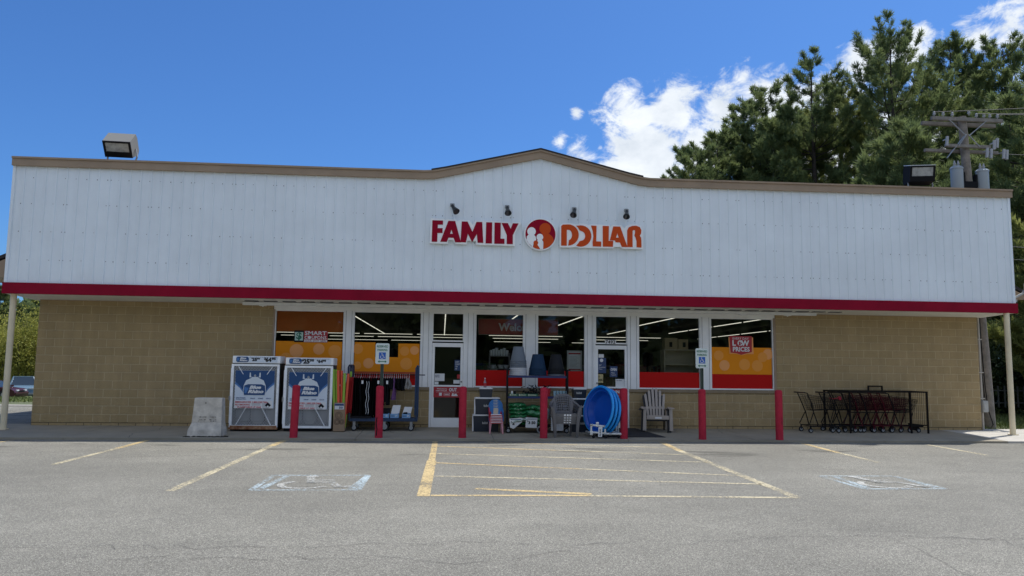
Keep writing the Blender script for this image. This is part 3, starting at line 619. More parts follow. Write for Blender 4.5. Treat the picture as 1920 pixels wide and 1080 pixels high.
# lit tubes inside: rows running into the shop, and rows across it at the back
def tube_row(p,q,label,gap=None):
    b=MB(); p=Vector(p);q=Vector(q);L=(q-p).length; n=max(1,int(L/2.4)); 
    for i in range(n):
        a=p+(q-p)*(i/n+.01); c=p+(q-p)*((i+1)/n-.012); b.bar(a,c,.03,.018)
    o=b.build('strip_light',TUBE); return tag(o,label,'ceiling light','lit tubes under the shop ceiling')
for x,y0,y1,w in ((7.15,3.6,16.8,'in the second window from the left'),(9.93,1.5,17.2,'above the left door'),(12.03,1.2,9.5,'behind the left end of the welcome board'),(13.95,1.4,9,'behind the right end of the welcome board'),(16.7,1.2,7,'in the window right of the right door'),(17.05,8.5,13.5,'short and far, above the right door'),(19.35,1.2,12,'nearest in the rightmost window'),(22.3,6,17,'lower one in the rightmost window'),(5.3,9,17,'in the leftmost window')):
    tube_row((x,y0,3.12),(x,y1,3.12),'lit tube row running back into the shop, '+w)
for k,(y,w) in enumerate(((16.6,'upper'),(20,'middle'),(25,'lower'))):
    for x0,x1,v in ((1.2,11.0,'left'),(12.0,15.6,'middle'),(16.6,20.4,'right')):
        tube_row((x0+k*.4,y,3.12),(x1+k*.3,y,3.12),'lit tube row across the back of the shop, %s row, %s section'%(w,v))
# things inside the shop
rg=random.Random(4)
GON=mat('gondola_grey',(.14,.13,.12),.6); PRD=[mat('carton_%s'%n,c,.6) for n,c in (('tan',(.25,.18,.1)),('blue',(.05,.09,.2)),('red',(.25,.03,.03)),('white',(.4,.4,.38)),('green',(.06,.14,.07)))]
for k,(gx,w) in enumerate(((6.4,'behind the leftmost window'),(8.8,'behind the second window from the left'),(11.2,'behind the window right of the left door'),(15.9,'behind the window right of the right door'),(18.2,'behind the rightmost window'))):
    g=root('shelf_gondola',(gx,5,.06),'long dim shop shelf full of goods '+w,'shelf','shelves inside the shop')
    b=MB(); b.box(gx-.02,gx+.02,4,13,.06,1.5); b.box(gx-.45,gx+.45,4,13,.06,.2); b.build('back_panel',GON,g)
    for z in (.6,1.0,1.4): b=MB(); b.box(gx-.4,gx+.4,4,13,z,z+.03); b.build('shelf',GON,g)
    b=MB()
    for z in (.2,.63,1.03,1.43):
        y=4.05
        while y<12.8:
            d=rg.uniform(.15,.4); h=rg.uniform(.12,.34)
            for sx in (-1,1): b.box(gx+sx*.05 if sx>0 else gx-.36,gx+.36 if sx>0 else gx-.05,y,y+d*.9,z+.001,z+h,rg.randrange(5))
            y+=d
    o=b.build('goods',PRD,g); o['kind']='stuff'
sh=root('display_shelf',(16.2,.8,.06),'beige open shelf unit standing inside the window right of the right door','shelf')
BEI=mat('beige_board',(.42,.36,.24),.6)
for x in (15.80,16.72): b=MB(); b.box(x,x+.03,.5,.85,.06,2.13); b.build('side_panel',BEI,sh)
b=MB(); b.box(15.80,16.75,.851,.87,.06,2.13); b.build('back_panel',BEI,sh)
for z in (1.2,1.72,2.11): b=MB(); b.box(15.83,16.72,.5,.85,z,z+.025); b.build('shelf',BEI,sh)
for x0,x1,z1,lb in ((15.83,16.18,2.44,'tan cardboard box on top of the beige shelf, left one'),(16.2,16.47,2.41,'brown cardboard box on top of the beige shelf, right one')):
    b=MB(); b.box(x0,x1,.52,.8,2.136,z1,0); b.box(x0+.12,x0+.2,.517,.52,2.2,2.33,1); o=b.build('cardboard_box',[mat('carton_brown',(.32,.24,.12),.7),BLK]); tag(o,lb,'box')
ps=root('poster_stand',(13.33,.35,1.0),'white framed notice stand behind the glass left of the right door','poster stand')
b=MB(); 
for a in ((13.13,13.17,1.52,2.06),(13.49,13.53,1.52,2.06),(13.17,13.49,2.03,2.06),(13.17,13.49,1.52,1.55)): b.box(a[0],a[1],.3,.33,a[2],a[3])
b.box(13.3,13.36,.33,.37,.06,1.6); b.build('frame',mat('stand_grey',(.5,.49,.45),.5),ps)
b=MB(); b.box(13.17,13.49,.306,.315,1.55,2.03); b.build('sheet',PAP,ps); b=MB(); b.box(13.172,13.488,.302,.3055,1.96,2.0); b.box(13.172,13.488,.302,.3055,1.55,1.58); b.build('sheet_header',PREL,ps)
b=MB(); 
for i in range(9): b.box(13.2,13.2+rg.uniform(.15,.26),.302,.3055,1.63+i*.033,1.636+i*.033)
b.build('printed_line',WFR2,ps)
st_=root('wire_shelf',(11.3,.6,.06),'small dark wire shelf of white bowls inside the window right of the left door','shelf')
b=MB()
for x in (11.1,11.62): 
    for y in (.45,.8): b=MB(); b.box(x,x+.02,y,y+.02,.06,1.98); b.build('upright',GON,st_)

for z in (1.55,1.88): b=MB(); b.box(11.1,11.64,.45,.82,z,z+.02); b.build('shelf',GON,st_)
for i in range(7):
    x=11.15+i*.07; b=MB(); b.lathe([(.0,0),(.03,0),(.045,.13+.03*(i%3)),(.035,.15+.03*(i%3))],(x,.6+.03*(i%2),1.90),12); tag(b.build('glass_jar',mat('milky_plastic',(.5,.5,.48),.4),smooth=True),'milky jar in the row on the wire shelf inside the window','jar','jars on the wire shelf')
for i,(x,y,r) in enumerate(((11.2,.6,.09),(11.42,.62,.10),(11.55,.55,.08))):
    b=MB(); b.lathe([(.0,0),(r*.6,0),(r,.09),(r*.95,.09),(r*.55,.01)],(x,y,1.572),16); tag(b.build('bowl',MATS['milky_plastic'],smooth=True),'white bowl on the lower wire shelf inside the window, %s'%('leftmost','middle','rightmost')[i],'bowl','bowls on the wire shelf')
# ---------------- sign on the front ----------------
SG=root('store_sign',(12.1,-D,4.5),'red and orange store name sign with a round family emblem mounted on the white siding','sign')
def C(u,v): return (9.505+(780+u/4.267-805-.0)/75.46-.0, 5.14-(v-228-.0225*(u-120))/4.267/74.6)
def poly(pts): return [C(*p) for p in pts]
yb=-D-.10
def plate(b,pts,a,c,holes=()): b.prism(poly(pts),a,c,'y',None,[poly(h) for h in holes])
b=MB(); plate(b,[(108,213),(215,215),(224,227),(236,218),(308,221),(318,236),(345,222),(412,225),(438,262),(458,228),(520,230),(530,229),(675,235),(728,238),(741,252),(750,239),(826,241),(777,322),(775,427),(470,418),(466,388),(398,385),(395,414),(303,412),(290,382),(252,381),(245,411),(105,408)],yb,-D-.024); pl=b.build('name_panel',SIGNW,SG)
L=dict(F=[(122,228),(205,230),(205,262),(165,262),(165,290),(203,290),(203,328),(163,328),(163,397),(120,397)],
 M=[(352,236),(398,237),(437,318),(468,239),(513,240),(524,404),(480,403),(472,335),(436,400),(402,332),(387,401),(345,399)],
 I=[(545,241),(592,242),(592,408),(542,408)],L=[(611,243),(660,244),(660,370),(691,371),(691,411),(611,410)],
 Y=[(667,246),(716,247),(739,292),(756,248),(801,249),(757,342),(757,413),(709,412),(709,342)])
for k in 'F':
    b=MB(); plate(b,L[k],yb-.012,yb-.001); b.build('letter',SIGNR,pl)
b=MB(); plate(b,[(247,232),(300,233),(349,401),(303,400),(291,365),(251,364),(238,397),(187,396)],yb-.012,yb-.001,[[(272,300),(262,334),(284,334)]]); b.build('letter',SIGNR,pl)
for k in 'MILY': b=MB(); plate(b,L[k],yb-.012,yb-.001); b.build('letter',SIGNR,pl)
b=MB(); plate(b,[(1132,262),(1150,248),(1185,242),(1230,244),(1262,254),(1290,245),(1330,247),(1365,258),(1375,251),(1535,256),(1541,276),(1556,256),(1630,258),(1655,282),(1672,262),(1700,251),(1750,247),(1790,262),(1805,290),(1805,448),(1640,445),(1622,431),(1570,432),(1565,443),(1372,440),(1345,438),(1300,441),(1262,432),(1230,437),(1132,436)],yb,-D-.024); pr=b.build('name_panel',SIGNW,SG)
def arc(cx,cy,rx,ry,a0,a1,n=16): return [(cx+rx*math.cos(R(a0+(a1-a0)*i/n)),cy-ry*math.sin(R(a0+(a1-a0)*i/n))) for i in range(n+1)]
let=[[(1143,268),(1155,256)]+arc(1200,338,84,84,90,-90)+[(1205,382)]+arc(1200,338,30,42,-80,80,10)[0:11]+[(1188,297),(1188,423),(1143,423)],
 [(1262,264)]+arc(1300,346,86,85,105,-115)+[(1285,398)]+[(1290,388)]+arc(1298,346,38,40,-60,60,10)+[(1290,300),(1278,278)],
 [(1383,262),(1428,264),(1425,388),(1465,390),(1465,430),(1398,428),(1396,395),(1403,350),(1397,305)],
 [(1478,264),(1528,266),(1526,384),(1563,385),(1560,431),(1479,430)],
 [(1740,262)]]
for p in let[:4]: b=MB(); plate(b,p,yb-.012,yb-.001); b.build('letter',SIGNO,pr)
b=MB(); plate(b,[(1564,268),(1620,269),(1679,433),(1633,432),(1618,396),(1582,395),(1578,381),(1536,379)],yb-.012,yb-.001,[[(1597,322),(1586,358),(1608,358)]]); b.build('letter',SIGNO,pr)
b=MB(); plate(b,[(1677,300),(1690,275),(1715,264),(1750,261),(1780,272),(1793,298),(1790,325),(1780,342),(1790,358),(1793,385),(1793,436),(1753,434),(1753,385),(1745,356),(1736,342),(1741,318),(1742,300),(1730,295),(1721,303),(1721,433),(1677,432)],yb-.012,yb-.001); b.build('letter',SIGNO,pr)
cx,cz=C(977,334); rr_=.403
b=MB(); b.disc(cx,cz,rr_,yb,-D-.024,56); em=b.build('emblem_disc',SIGNW,SG)
b=MB(); b.disc(cx,cz,rr_-.03,yb-.006,yb-.001,56); b.build('emblem_field',SIGNR,em)
def clipc(pts,r):
    o=[]
    for x,z in poly(pts):
        d=math.hypot(x-cx,z-cz); 
        if d>r: x=cx+(x-cx)*r/d; z=cz+(z-cz)*r/d
        o.append((x,z))
    return o
b=MB(); b.prism(clipc(arc(1014,290,46,46,-125,300-55,28)[::-1][:0]+[(988,328),(1042,328),(1070,350),(1085,380),(1092,420),(1050,460),(1000,470),(1003,400),(985,352)],rr_-.03),yb-.010,yb-.0065); b.prism(poly(arc(1014,290,46,46,0,345,24)),yb-.0112,yb-.0066); b.build('emblem_adult',SIGNO,em)
b=MB(); b.prism(clipc([(880,338),(925,338),(940,355),(943,385),(925,395),(915,440),(880,410),(858,380),(868,352)],rr_-.03),yb-.010,yb-.0065); b.prism(poly(arc(905,312,34,34,0,345,24)),yb-.0112,yb-.0066); b.build('emblem_adult',SIGNW,em)
b=MB(); b.prism(clipc([(955,378),(988,376),(1000,395),(1002,470),(975,475),(968,440),(955,420),(945,395)],rr_-.03),yb-.0125,yb-.0102); b.prism(poly(arc(972,357,27,27,0,345,20)),yb-.0130,yb-.0100); b.build('emblem_child',SIGNW,em)
b=MB(); b.prism(clipc([(928,418),(952,418),(966,435),(970,465),(945,462),(915,440)],rr_-.03),yb-.0145,yb-.0128); b.prism(poly(arc(940,402,19,19,0,345,18)),yb-.0150,yb-.0128); b.build('emblem_child',SIGNO,em)
# four small spotlights above the sign
DKM=mat('spot_housing',(.015,.02,.025),.35,metal=.3)
names=['leftmost, aimed right and down','second from left, aimed straight down','third from left, aimed left and down','rightmost, aimed left, with a pale side knob']
for i,(x,tx) in enumerate(((10.03,.10),(11.38,.01),(13.06,-.06),(14.38,-.05))):
    s_=root('sign_spotlight',(x,-D,5.5),'small black wall spotlight over the store sign, '+names[i],'spotlight','spotlights over the store sign')
    b=MB(); b.box(x-.055,x+.055,-D-.06,-D-.021,5.50,5.585,c=.008); b.build('mounting_box',mat('box_metal',(.3,.31,.3),.5),s_)
    b=MB(); b.cyl((x,-D-.05,5.54),(x,-D-.10,5.50),.028,n=10); b.cyl((x,-D-.09,5.52),(x+tx*.4,-D-.16,5.44),.038,.045,14); b.cyl((x+tx*.4,-D-.16,5.44),(x+tx,-D-.25,5.34),.05,.085,18); b.build('lamp_head',DKM,s_,True)
    b=MB(); b.cyl((x+tx,-D-.2501,5.3399),(x+tx+.004,-D-.254,5.336),.07,n=18); b.build('lens',mat('dark_lens',(.05,.05,.05),.1),s_)
# two floodlights on the roof edge
def flood(x,yaw,tilt,label,sh):
    f=root('roof_floodlight',(x,-.85,6.4),label,'floodlight','floodlights on the roof edge')
    T=Matrix.Translation((x,-.85,6.80))@Euler((0,0,R(yaw))).to_matrix().to_4x4()@Euler((R(tilt),0,0)).to_matrix().to_4x4()
    b=MB(); b.M=T
    b.prism([(-.26,-.16),(.12,-.27),(.24,-.2),(.26,.12),(.2,.25),(-.26,.25)],-.31,.31,'x')
    # bezel around the glass
    for a in ((-.31,.31,.21,.25),(-.31,.31,-.16,-.02),(-.31,-.26,-.02,.21),(.26,.31,-.02,.21)): b.box(a[0],a[1],-.285,-.255,a[2],a[3],1)
    b.build('housing',[mat('flood_housing_'+sh,(.20,.20,.19) if sh=='grey' else (.018,.019,.02),.8,spec=.1),BLK],f)
    b=MB(); b.M=T; b.box(-.26,.26,-.27,-.262,-.02,.21); b.build('lens',mat('flood_glass',(.35,.35,.33),.2,var=.3,vs=9),f)
    if sh!='grey': b=MB(); b.M=T; b.box(-.32,.32,-.27,.2,.253,.27); b.build('top_plate',mat('white_plate',(.7,.72,.72),.4),f)
    b=MB(); b.tube([(x+.33,-.85,6.38),(x+.38,-.85,6.55),(x+.34,-.85,6.75)],.022); b.tube([(x-.3,-.85,6.38),(x-.3,-.85,6.6)],.022); b.box(x-.34,x+.40,-.95,-.86,6.36,6.385); b.build('bracket',mat('galvanised',(.35,.35,.34),.45,metal=.6),f)
    return f
flood(2.02,4,40,'grey floodlight on the left part of the roof edge, its glass facing the car park','grey')
flood(22.35,-14,14,'black floodlight with a white top plate on the right part of the roof edge','black')
wl=root('wall_lamp',(26.5,1.0,3.9),'beige cylinder lamp on a grey arm under the right side roof','wall lamp')
b=MB(); b.cyl((26.5,.7,3.98),(26.5,.7,4.17),.085,n=16); b.build('lamp_body',mat('lamp_beige',(.5,.44,.26),.5),wl,True)
b=MB(); b.cyl((26.5,.7,3.93),(26.5,.7,3.978),.13,.10,16); b.bar((26.0,.7,3.70),(26.45,.7,3.93),.05); b.box(25.0,26.1,.6,.86,3.62,3.70); b.build('bracket_arm',MATS['box_grey'],wl)
# ---------------- bollards and signs ----------------
BOL=mat('bollard_red',(.46,.03,.055),.75,spec=.15,col2=(.34,.018,.035),vs=7,bump=.5,bs=30,detail=9)
bl=['leftmost red bollard, in front of the right propane cage','dull red bollard with a long dark scratch, in front of the clothes cart','red bollard in front of the left door','red bollard in front of the black rack of soil bags','red bollard just right of the blue paddling pools','red bollard right of the beige garden chair, carrying a parking sign','rightmost red bollard, left of the shopping carts']
BY=[-2.25,-2.2,-2.15,-2.15,-2.2,-2.28,-2.3]
for i,x in enumerate((6.64,8.49,10.35,12.2,14.05,15.87,17.70)):
    y=BY[i]; z0=zs(y); h=1.145
    b=MB(); r=.086; lean=(.02 if i in(0,) else 0.0)
    b.lathe([(r*1.04,-.02),(r,.05),(r,h-.05),(r*.93,h-.02),(r*.6,h),(0,h+.004)],(0,0,0),24); b.v=[(v[0]+lean*v[2],v[1],v[2]) for v in b.v]
    b.v=[(v[0]+x,v[1]+y,v[2]+z0) for v in b.v]
    o=root('bollard',(x,y,z0),bl[i],'bollard','red bollards along the pavement edge'); b.build('sleeve',BOL,o,True)
    if i in (1,2,6):
        s=MB(); z=.05 if i==1 else .35; n=9 if i==1 else 4; P=[]
        for k in range(n): P.append((x-.045+rg.uniform(-.014,.014) if i==1 else x+.02+rg.uniform(-.008,.008),y-r*(.87),z0+z+k*.05))
        for k in range(n-1): s.bar(P[k],P[k+1],.016,.02)
        s.build('scratch',BLK,o)
SGW=mat('sign_mint_white',(.62,.68,.64),.4); SBL=mat('sign_blue',(.01,.10,.42),.4); GPOST=mat('green_channel_post',(.05,.075,.06),.6)
def psign(x,y,z0,z1,label,lean):
    o=root('parking_sign',(x,y,zs(y)),label,'sign','accessible parking signs')
    b=MB(); b.box(x-.035,x-.025,y+.0,y+.04,1.10,z1-.03); b.box(x+.025,x+.035,y,y+.04,1.10,z1-.03); b.box(x-.025,x+.025,y+.03,y+.04,1.10,z1-.03); b.build('post',GPOST,o)
    w=.305; b=MB(); b.rrect(x-w/2,x+w/2,z0,z1,.035,y-.012,y-.006); p=b.build('sign_plate',SGW,o)
    b=MB(); 
    for k in (0,1):
        pass
    text('RESERVED',x-.125,x+.125,z1-.095,z1-.045,y-.013,GRN,p,bold=.02); text('PARKING',x-.11,x+.11,z1-.175,z1-.125,y-.013,GRN,p,bold=.02)
    b=MB(); b.box(x-.075,x+.075,y-.0145,y-.0121,z0+.11,z0+.26); q=b.build('symbol_square',SBL,p); b=MB(); isa(b,x,z0+.185,.13,y-.0165,y-.0146); b.build('wheelchair_symbol',PAP,q)
    zc=z0+.055; b=MB(); b.prism([(x-.10,zc),(x-.06,zc+.028),(x-.06,zc+.009),(x+.06,zc+.009),(x+.06,zc+.028),(x+.10,zc),(x+.06,zc-.028),(x+.06,zc-.009),(x-.06,zc-.009),(x-.06,zc-.028)],y-.0145,y-.0121); b.build('arrow',GRN,p)
psign(8.52,-2.2+.0,1.635,2.10,'parking sign on the bollard in front of the clothes cart, left of the two',0)
psign(15.88,-2.28,1.63,2.09,'parking sign on the bollard right of the garden chair, right of the two',0)
# ---------------- concrete barrier ----------------
z0=zs(-2)-.01
b=MB(); 
sec=[(4.33,5.06,-2.16,-1.68,z0),(4.34,5.06,-2.14,-1.70,z0+.14),(4.40,5.04,-2.08,-1.76,z0+.30),(4.43,5.02,-2.05,-1.80,z0+.84)]
vs=[]
for x0,x1,y0,y1,z in sec: vs+=[(x0,y0,z),(x1,y0,z),(x1,y1,z),(x0,y1,z)]
fs=[(3,2,1,0),(12,13,14,15)]
for k in range(3):
    for j in range(4): fs.append((4*k+j,4*k+(j+1)%4,4*k+4+(j+1)%4,4*k+4+j))
b.add(vs,fs)
bm_=b.build('concrete_barrier',CONC2); bv=bm_.modifiers.new('bevel','BEVEL'); bv.width=.012; bv.segments=2
tag(bm_,'weathered grey concrete barrier block on the pavement left of the propane cages','barrier')
b=MB(); b.disc(4.68,z0+.73,.014,-2.064,-2.058,10); 
for k in range(26): xx=rg.uniform(4.45,4.95); zz=z0+rg.choice((.33,.36,.42)); b.box(xx,xx+rg.uniform(.008,.025),-2.085,-2.062,zz,zz+.012)
q=b.build('surface_pit',mat('dark_pit',(.08,.075,.07),.9),None); q.parent=bm_; q.matrix_parent_inverse=bm_.matrix_world.inverted() if False else Matrix.Translation(-bm_.location); 
b=MB(); 
for k in range(170):
    x=rg.uniform(4.28,5.2); y=rg.uniform(-2.27,-2.1); s=rg.uniform(.008,.03); z=zs(y); b.box(x,x+s*1.5,y,y+s,z,z+s*.6)
o=b.build('debris',mat('leaf_litter',(.04,.035,.025),.95)); tag(o,'dark crumbs of litter along the foot of the concrete barrier','debris',kind='stuff')
# ---------------- propane cages ----------------
RUST=mat('rust_steel',(.17,.045,.012),.85,col2=(.40,.25,.14),vs=9); CW=mat('cage_white',(.86,.87,.86),.5,var=.12,vs=8)
MESHM=mat('mesh_grey',(.46,.47,.47),.5); CINT=mat('cage_interior',(.05,.05,.05),.8)
PBL=mat('poster_blue',(.006,.055,.17),.4); PBL2=mat('poster_light_blue',(.06,.18,.42),.4); PPALE=mat('poster_pale',(.62,.68,.74),.4); PLT=mat('poster_tank_grey',(.62,.67,.70),.4); PRD_=mat('poster_letter_red',(.48,.02,.05),.4)
def cage(x0,x1,z0,z1,y0,label,rusty):
    o=root('propane_cage',((x0+x1)/2,y0+.35,zs(y0)),label,'gas cage','propane exchange cages by the wall')
    y1=y0+.72; w=x1-x0; zt=z1-.19; base=zs(y0)+.015
    b=MB(); b.box(x0+.01,x0+.03,y0+.03,y1,base+.08,zt); b.box(x1-.03,x1-.01,y0+.03,y1,base+.08,zt); b.box(x0+.03,x1-.03,y1-.02,y1,base+.08,zt); b.box(x0+.01,x1-.01,y0+.03,y1,zt,zt+.02); b.box(x0+.03,x1-.03,y0+.03,y1-.02,base+.08,base+.10)
    b.box(x0+.03,x1-.03,y0+.06,y1-.02,(z0+z1)/2-.05,(z0+z1)/2-.03)
    b.build('cage_body',CINT if False else MATS['cage_white'] if False else mat('cage_shell',(.045,.045,.042),.8),o)
    b=MB(); f=.055
    for a in ((x0,x0+f,z0,zt),(x1-f,x1,z0,zt),(x0+f,x1-f,zt-.05,zt),(x0+f,x1-f,z0,z0+.05)): b.box(a[0],a[1],y0-.02,y0+.03,a[2],a[3],c=.004)
    b.box(x0-.012,x0,y0-.01,y0+.05,z0+.1,zt-.1); b.build('door_frame',CW,o)
    if rusty:
        b=MB(); b.box(x0+.02,x1-.01,y0-.026,y0-.021,z0-.01,z0+.042); b.box(x0-.01,x1,y0-.03,y0+.05,z0-.045,z0-.005); b.build('rusty_rail',RUST,o,label='rust stained bottom rail')
    b=MB(); b.box(x0+.02,x1-.02,y0+.02,y1-.05,base,base+.07); b.build('base_skid',BLK,o)
    # expanded metal: diamond lattice
    b=MB(); xa,xb,za,zb=x0+f,x1-f,z0+.05,zt-.05; p=.036
    n=int(((xb-xa)+(zb-za)*.55)/p)+1
    for s in (1,-1):
        for k in range(n*1+1):
            c=xa+k*p if s>0 else xb-k*p
            # line going up against s with slope: dx=-s*.55*dz
            pts=[]
            zA=za; xA=c; 
            lim=xb if s>0 else xa
            if (s>0 and c>xb) or (s<0 and c<xa): zA=za+abs(c-lim)/.55; xA=lim
            zB=zb; xB=c-s*.55*(zb-za)
            if s>0 and xB<xa: zB=za+(c-xa)/.55; xB=xa
            if s<0 and xB>xb: zB=za+(xb-c)/.55; xB=xb
            if zA<zb and zB>zA+.01:
                yy=y0+.004+ (0.002 if s>0 else 0); h=.0052
                b.add([(xA-h,yy,zA),(xA+h,yy,zA),(xB+h,yy,zB),(xB-h,yy,zB)],[(0,1,2,3)])
    b.build('mesh_panel',MESHM,o)
    b=MB(); yy=y0-.005
    cx=(x0+x1)/2
    for p_,q_ in (((x0+.16,zt-.06),(x0+.28,zt-.24)),((x1-.16,zt-.06),(x1-.28,zt-.24)),((x0+.15,z0+.05),(cx-.17,z0+.48)),((x1-.15,z0+.05),(cx+.17,z0+.48))): b.bar((p_[0],yy,p_[1]),(q_[0],yy,q_[1]),.058,.012)
    b.build('brace',CW,o)
    b=MB(); b.box(x0+.02,x1+.01,y0-.03,y0+.6,zt+.021,z1,c=.006); hd=b.build('header_box',CW,o)
    zc=(zt+z1)/2+.01; yh=y0-.034
    b=MB(); b.box(x0+.10,x1-.05,yh-.002,yh+.002,zc-.065,zc+.070); b.build('header_card',PPALE,hd)
    b=MB(); b.rrect(x0+.10,x0+.39,zc-.062,zc+.066,.05,yh-.006,yh-.003); bg=b.build('header_badge',PBL,hd)
    text('Blue',x0+.19,x0+.33,zc+.012,zc+.052,yh-.007,PAP,bg,bold=.05,shear=.25); text('Rhino',x0+.18,x0+.36,zc-.042,zc+.004,yh-.007,PAP,bg,bold=.05,shear=.25)
    b=MB(); rhino(b,x0+.145,zc,.09,yh-.009,yh-.0065); b.build('badge_rhino',PBL2,bg)
    small=.8 if rusty else 1
    a=x0+.44
    if rusty: pr=((a,'$',.025,.03,.04),(a+.028,'25',.105,-.03,.04),(a+.14,'50',.06,.01,.04),(a+.30,'$',.035,.0,.05),(a+.335,'64',.13,-.045,.05),(a+.475,'95',.09,.0,.05))
    else: pr=((a-.05,'$',.035,.0,.05),(a-.01,'25',.14,-.05,.05),(a+.14,'50',.09,.0,.05),(a+.30,'$',.03,.01,.04),(a+.335,'64',.10,-.03,.04),(a+.44,'95',.07,.0,.04))
    for xx,s_,ww,dz,zt_ in pr: text(s_,xx-.004,xx+ww+.006,zc+dz-.006,zc+zt_+.004,yh-.0035,BLK,hd,bold=.06)
    b=MB(); 
    for k in range(14): xx=a-.03+k*.045; b.box(xx,xx+.035,yh-.006,yh-.003,zc+.058,zc+.064)
    b.build('header_small_print',BLK,hd)
    # big poster
    pw=.90; px0=cx-pw/2+.0; px1=px0+pw; pz1=zt-.15; pz0=z0+.44; yp=y0-.026
    b=MB(); b.box(px0,px1,yp,yp+.004,pz0,pz1); ps_=b.build('poster',PPALE,o)
    H=pz1-pz0; zm=pz0+.33*H   # boundary of picture and text
    pc=(px0+px1)/2
    b=MB(); b.prism([(px0+.002,pz1-.002),(px1-.002,pz1-.002),(px1-.002,pz1-.30*H),(px1-.12,pz1-.42*H),(pc+.2,zm+.03),(pc,zm),(pc-.2,zm+.03),(px0+.12,pz1-.42*H),(px0+.002,pz1-.30*H)],yp-.003,yp-.0005); b.build('poster_blue_field',PBL,ps_)
    for s in (-1,1): 
        b=MB(); b.prism([(pc+s*.448,pz1-.30*H),(pc+s*.448,pz1-.36*H),(pc+s*.33,pz1-.47*H),(pc+s*.2,zm+.0),(pc+s*.21,zm+.03),(pc+s*.33,pz1-.42*H)],yp-.0045,yp-.0032); b.build('poster_stripe',PBL2,ps_)
    # gas bottle picture
    tb=zm+.005; tt=pz1-.17*H
    b=MB(); b.prism([(pc-.24,tb),(pc+.24,tb),(pc+.26,tb+.10),(pc+.25,tb+.24),(pc+.20,tt-.08),(pc+.08,tt-.02),(pc+.07,tt+.0),(pc-.07,tt+.0),(pc-.08,tt-.02),(pc-.20,tt-.08),(pc-.25,tb+.24),(pc-.26,tb+.10)],yp-.006,yp-.0048)
    for s in (-1,1): b.prism([(pc+s*.08,tt-.01),(pc+s*.13,tt-.01),(pc+s*.125,tt+.10),(pc+s*.10,tt+.10),(pc+s*.095,tt+.03)],yp-.0063,yp-.0050)
    b.disc(pc,tt+.03,.025,yp-.0063,yp-.005,10); b.box(pc-.01,pc+.01,yp-.0063,yp-.005,tt,tt+.06); b.build('poster_tank',PLT,ps_)
    b=MB(); b.prism([(pc-.235,tb+.012),(pc+.235,tb+.012),(pc+.25,tb+.10),(pc+.235,tb+.235),(pc+.15,tb+.265),(pc-.15,tb+.265),(pc-.235,tb+.235),(pc-.25,tb+.10)],yp-.008,yp-.0062); bd=b.build('poster_tank_band',PBL,ps_)
    text('Blue',pc-.12,pc+.15,tb+.155,tb+.235,yp-.009,PAP,bd,bold=.06,shear=.3); text('Rhino',pc-.15,pc+.21,tb+.055,tb+.14,yp-.009,PAP,bd,bold=.06,shear=.3)
    b=MB(); rhino(b,pc-.19,tb+.13,.15,yp-.0105,yp-.0085); b.build('poster_rhino',PBL2,bd)
    # text block
    text('New Propane\nExchange Here',px0+.04,px0+.27,zm-.095,zm-.03,yp-.001,PBL,ps_,bold=.03); 
    for k,s_ in enumerate(('DROP','EXCHANGE','GO')): text(s_,px0+.36+k*.18,px0+.36+k*.18+.11,zm-.075,zm-.045,yp-.001,PBL,ps_,bold=.03)
    b=MB(); b.box(px0,px1-.03,yp-.002,yp-.0005,pz0,zm-.115); wt=b.build('poster_warning',PAP,ps_)
    hh=(zm-.115-pz0)
    text('EMERGENCIES 1.800.258.7466',px0+.02,px1-.14,pz0+hh*.70,pz0+hh*.95,yp-.003,PRD_,wt,bold=.025); text('NO SMOKING',px0+.02,px0+.36,pz0+hh*.37,pz0+hh*.60,yp-.003,PRD_,wt,bold=.03); text('FLAMMABLE LP GAS',px0+.08,px0+.62,pz0+hh*.05,pz0+hh*.28,yp-.003,PRD_,wt,bold=.03)
    xd=px1-.13; zd=pz0+hh*.42; b=MB(); b.prism([(xd-.07,zd),(xd,zd+.07),(xd+.07,zd),(xd,zd-.07)],yp-.005,yp-.0022); b.build('hazard_diamond',BLK,wt); b=MB(); b.prism([(xd-.03,zd-.032),(xd,zd-.002),(xd+.03,zd-.032),(xd,zd-.062)],yp-.0065,yp-.0052); b.build('hazard_square',PAP,wt)
    b=MB()
    for k in range(6): b.box(px0+.64,px0+.75,yp-.004,yp-.0022,pz0+.01+k*.02,pz0+.018+k*.02)
    for k in range(4): b.box(px0+.40,px0+.60,yp-.004,yp-.0022,pz0+hh*.38+k*.016,pz0+hh*.38+.007+k*.016)
    b.build('small_print',mat('print_grey',(.35,.35,.36),.6),wt)
    b=MB(); b.box(x0-.03,x0-.005,y0-.04,y0+.02,z0+.62,z0+.72); b.build('latch',mat('latch_steel',(.3,.3,.29),.5,metal=.5),o)
    return o
def rhino(b,x,z,s,ya,yc): b.prism([(x-.25*s,z-.5*s),(x+.05*s,z-.45*s),(x+.2*s,z-.1*s),(x+.35*s,z+.15*s),(x+.3*s,z+.5*s),(x+.12*s,z+.25*s),(x+.0*s,z+.5*s),(x-.2*s,z+.45*s),(x-.35*s,z+.1*s),(x-.22*s,z-.1*s)],ya,yc)
cage(4.945,6.045,.13,1.79,-1.1,'white propane cage with a rust stained foot, left of the two beside the concrete barrier',True)
cage(6.165,7.285,.115,1.765,-1.1,'cleaner white propane cage, right of the two, next to the pool noodles',False)
TNK=mat('tank_white',(.36,.36,.36),.5)
def tank(x,y,z):
    b=MB(); b.lathe([(0,0),(.10,0),(.10,.03),(.145,.06),(.155,.12),(.155,.28),(.14,.34),(.08,.38),(0,.39)],(x,y,z),16); b.lathe([(.09,.38),(.10,.45),(.095,.45),(.085,.38)],(x,y,z),12); return b
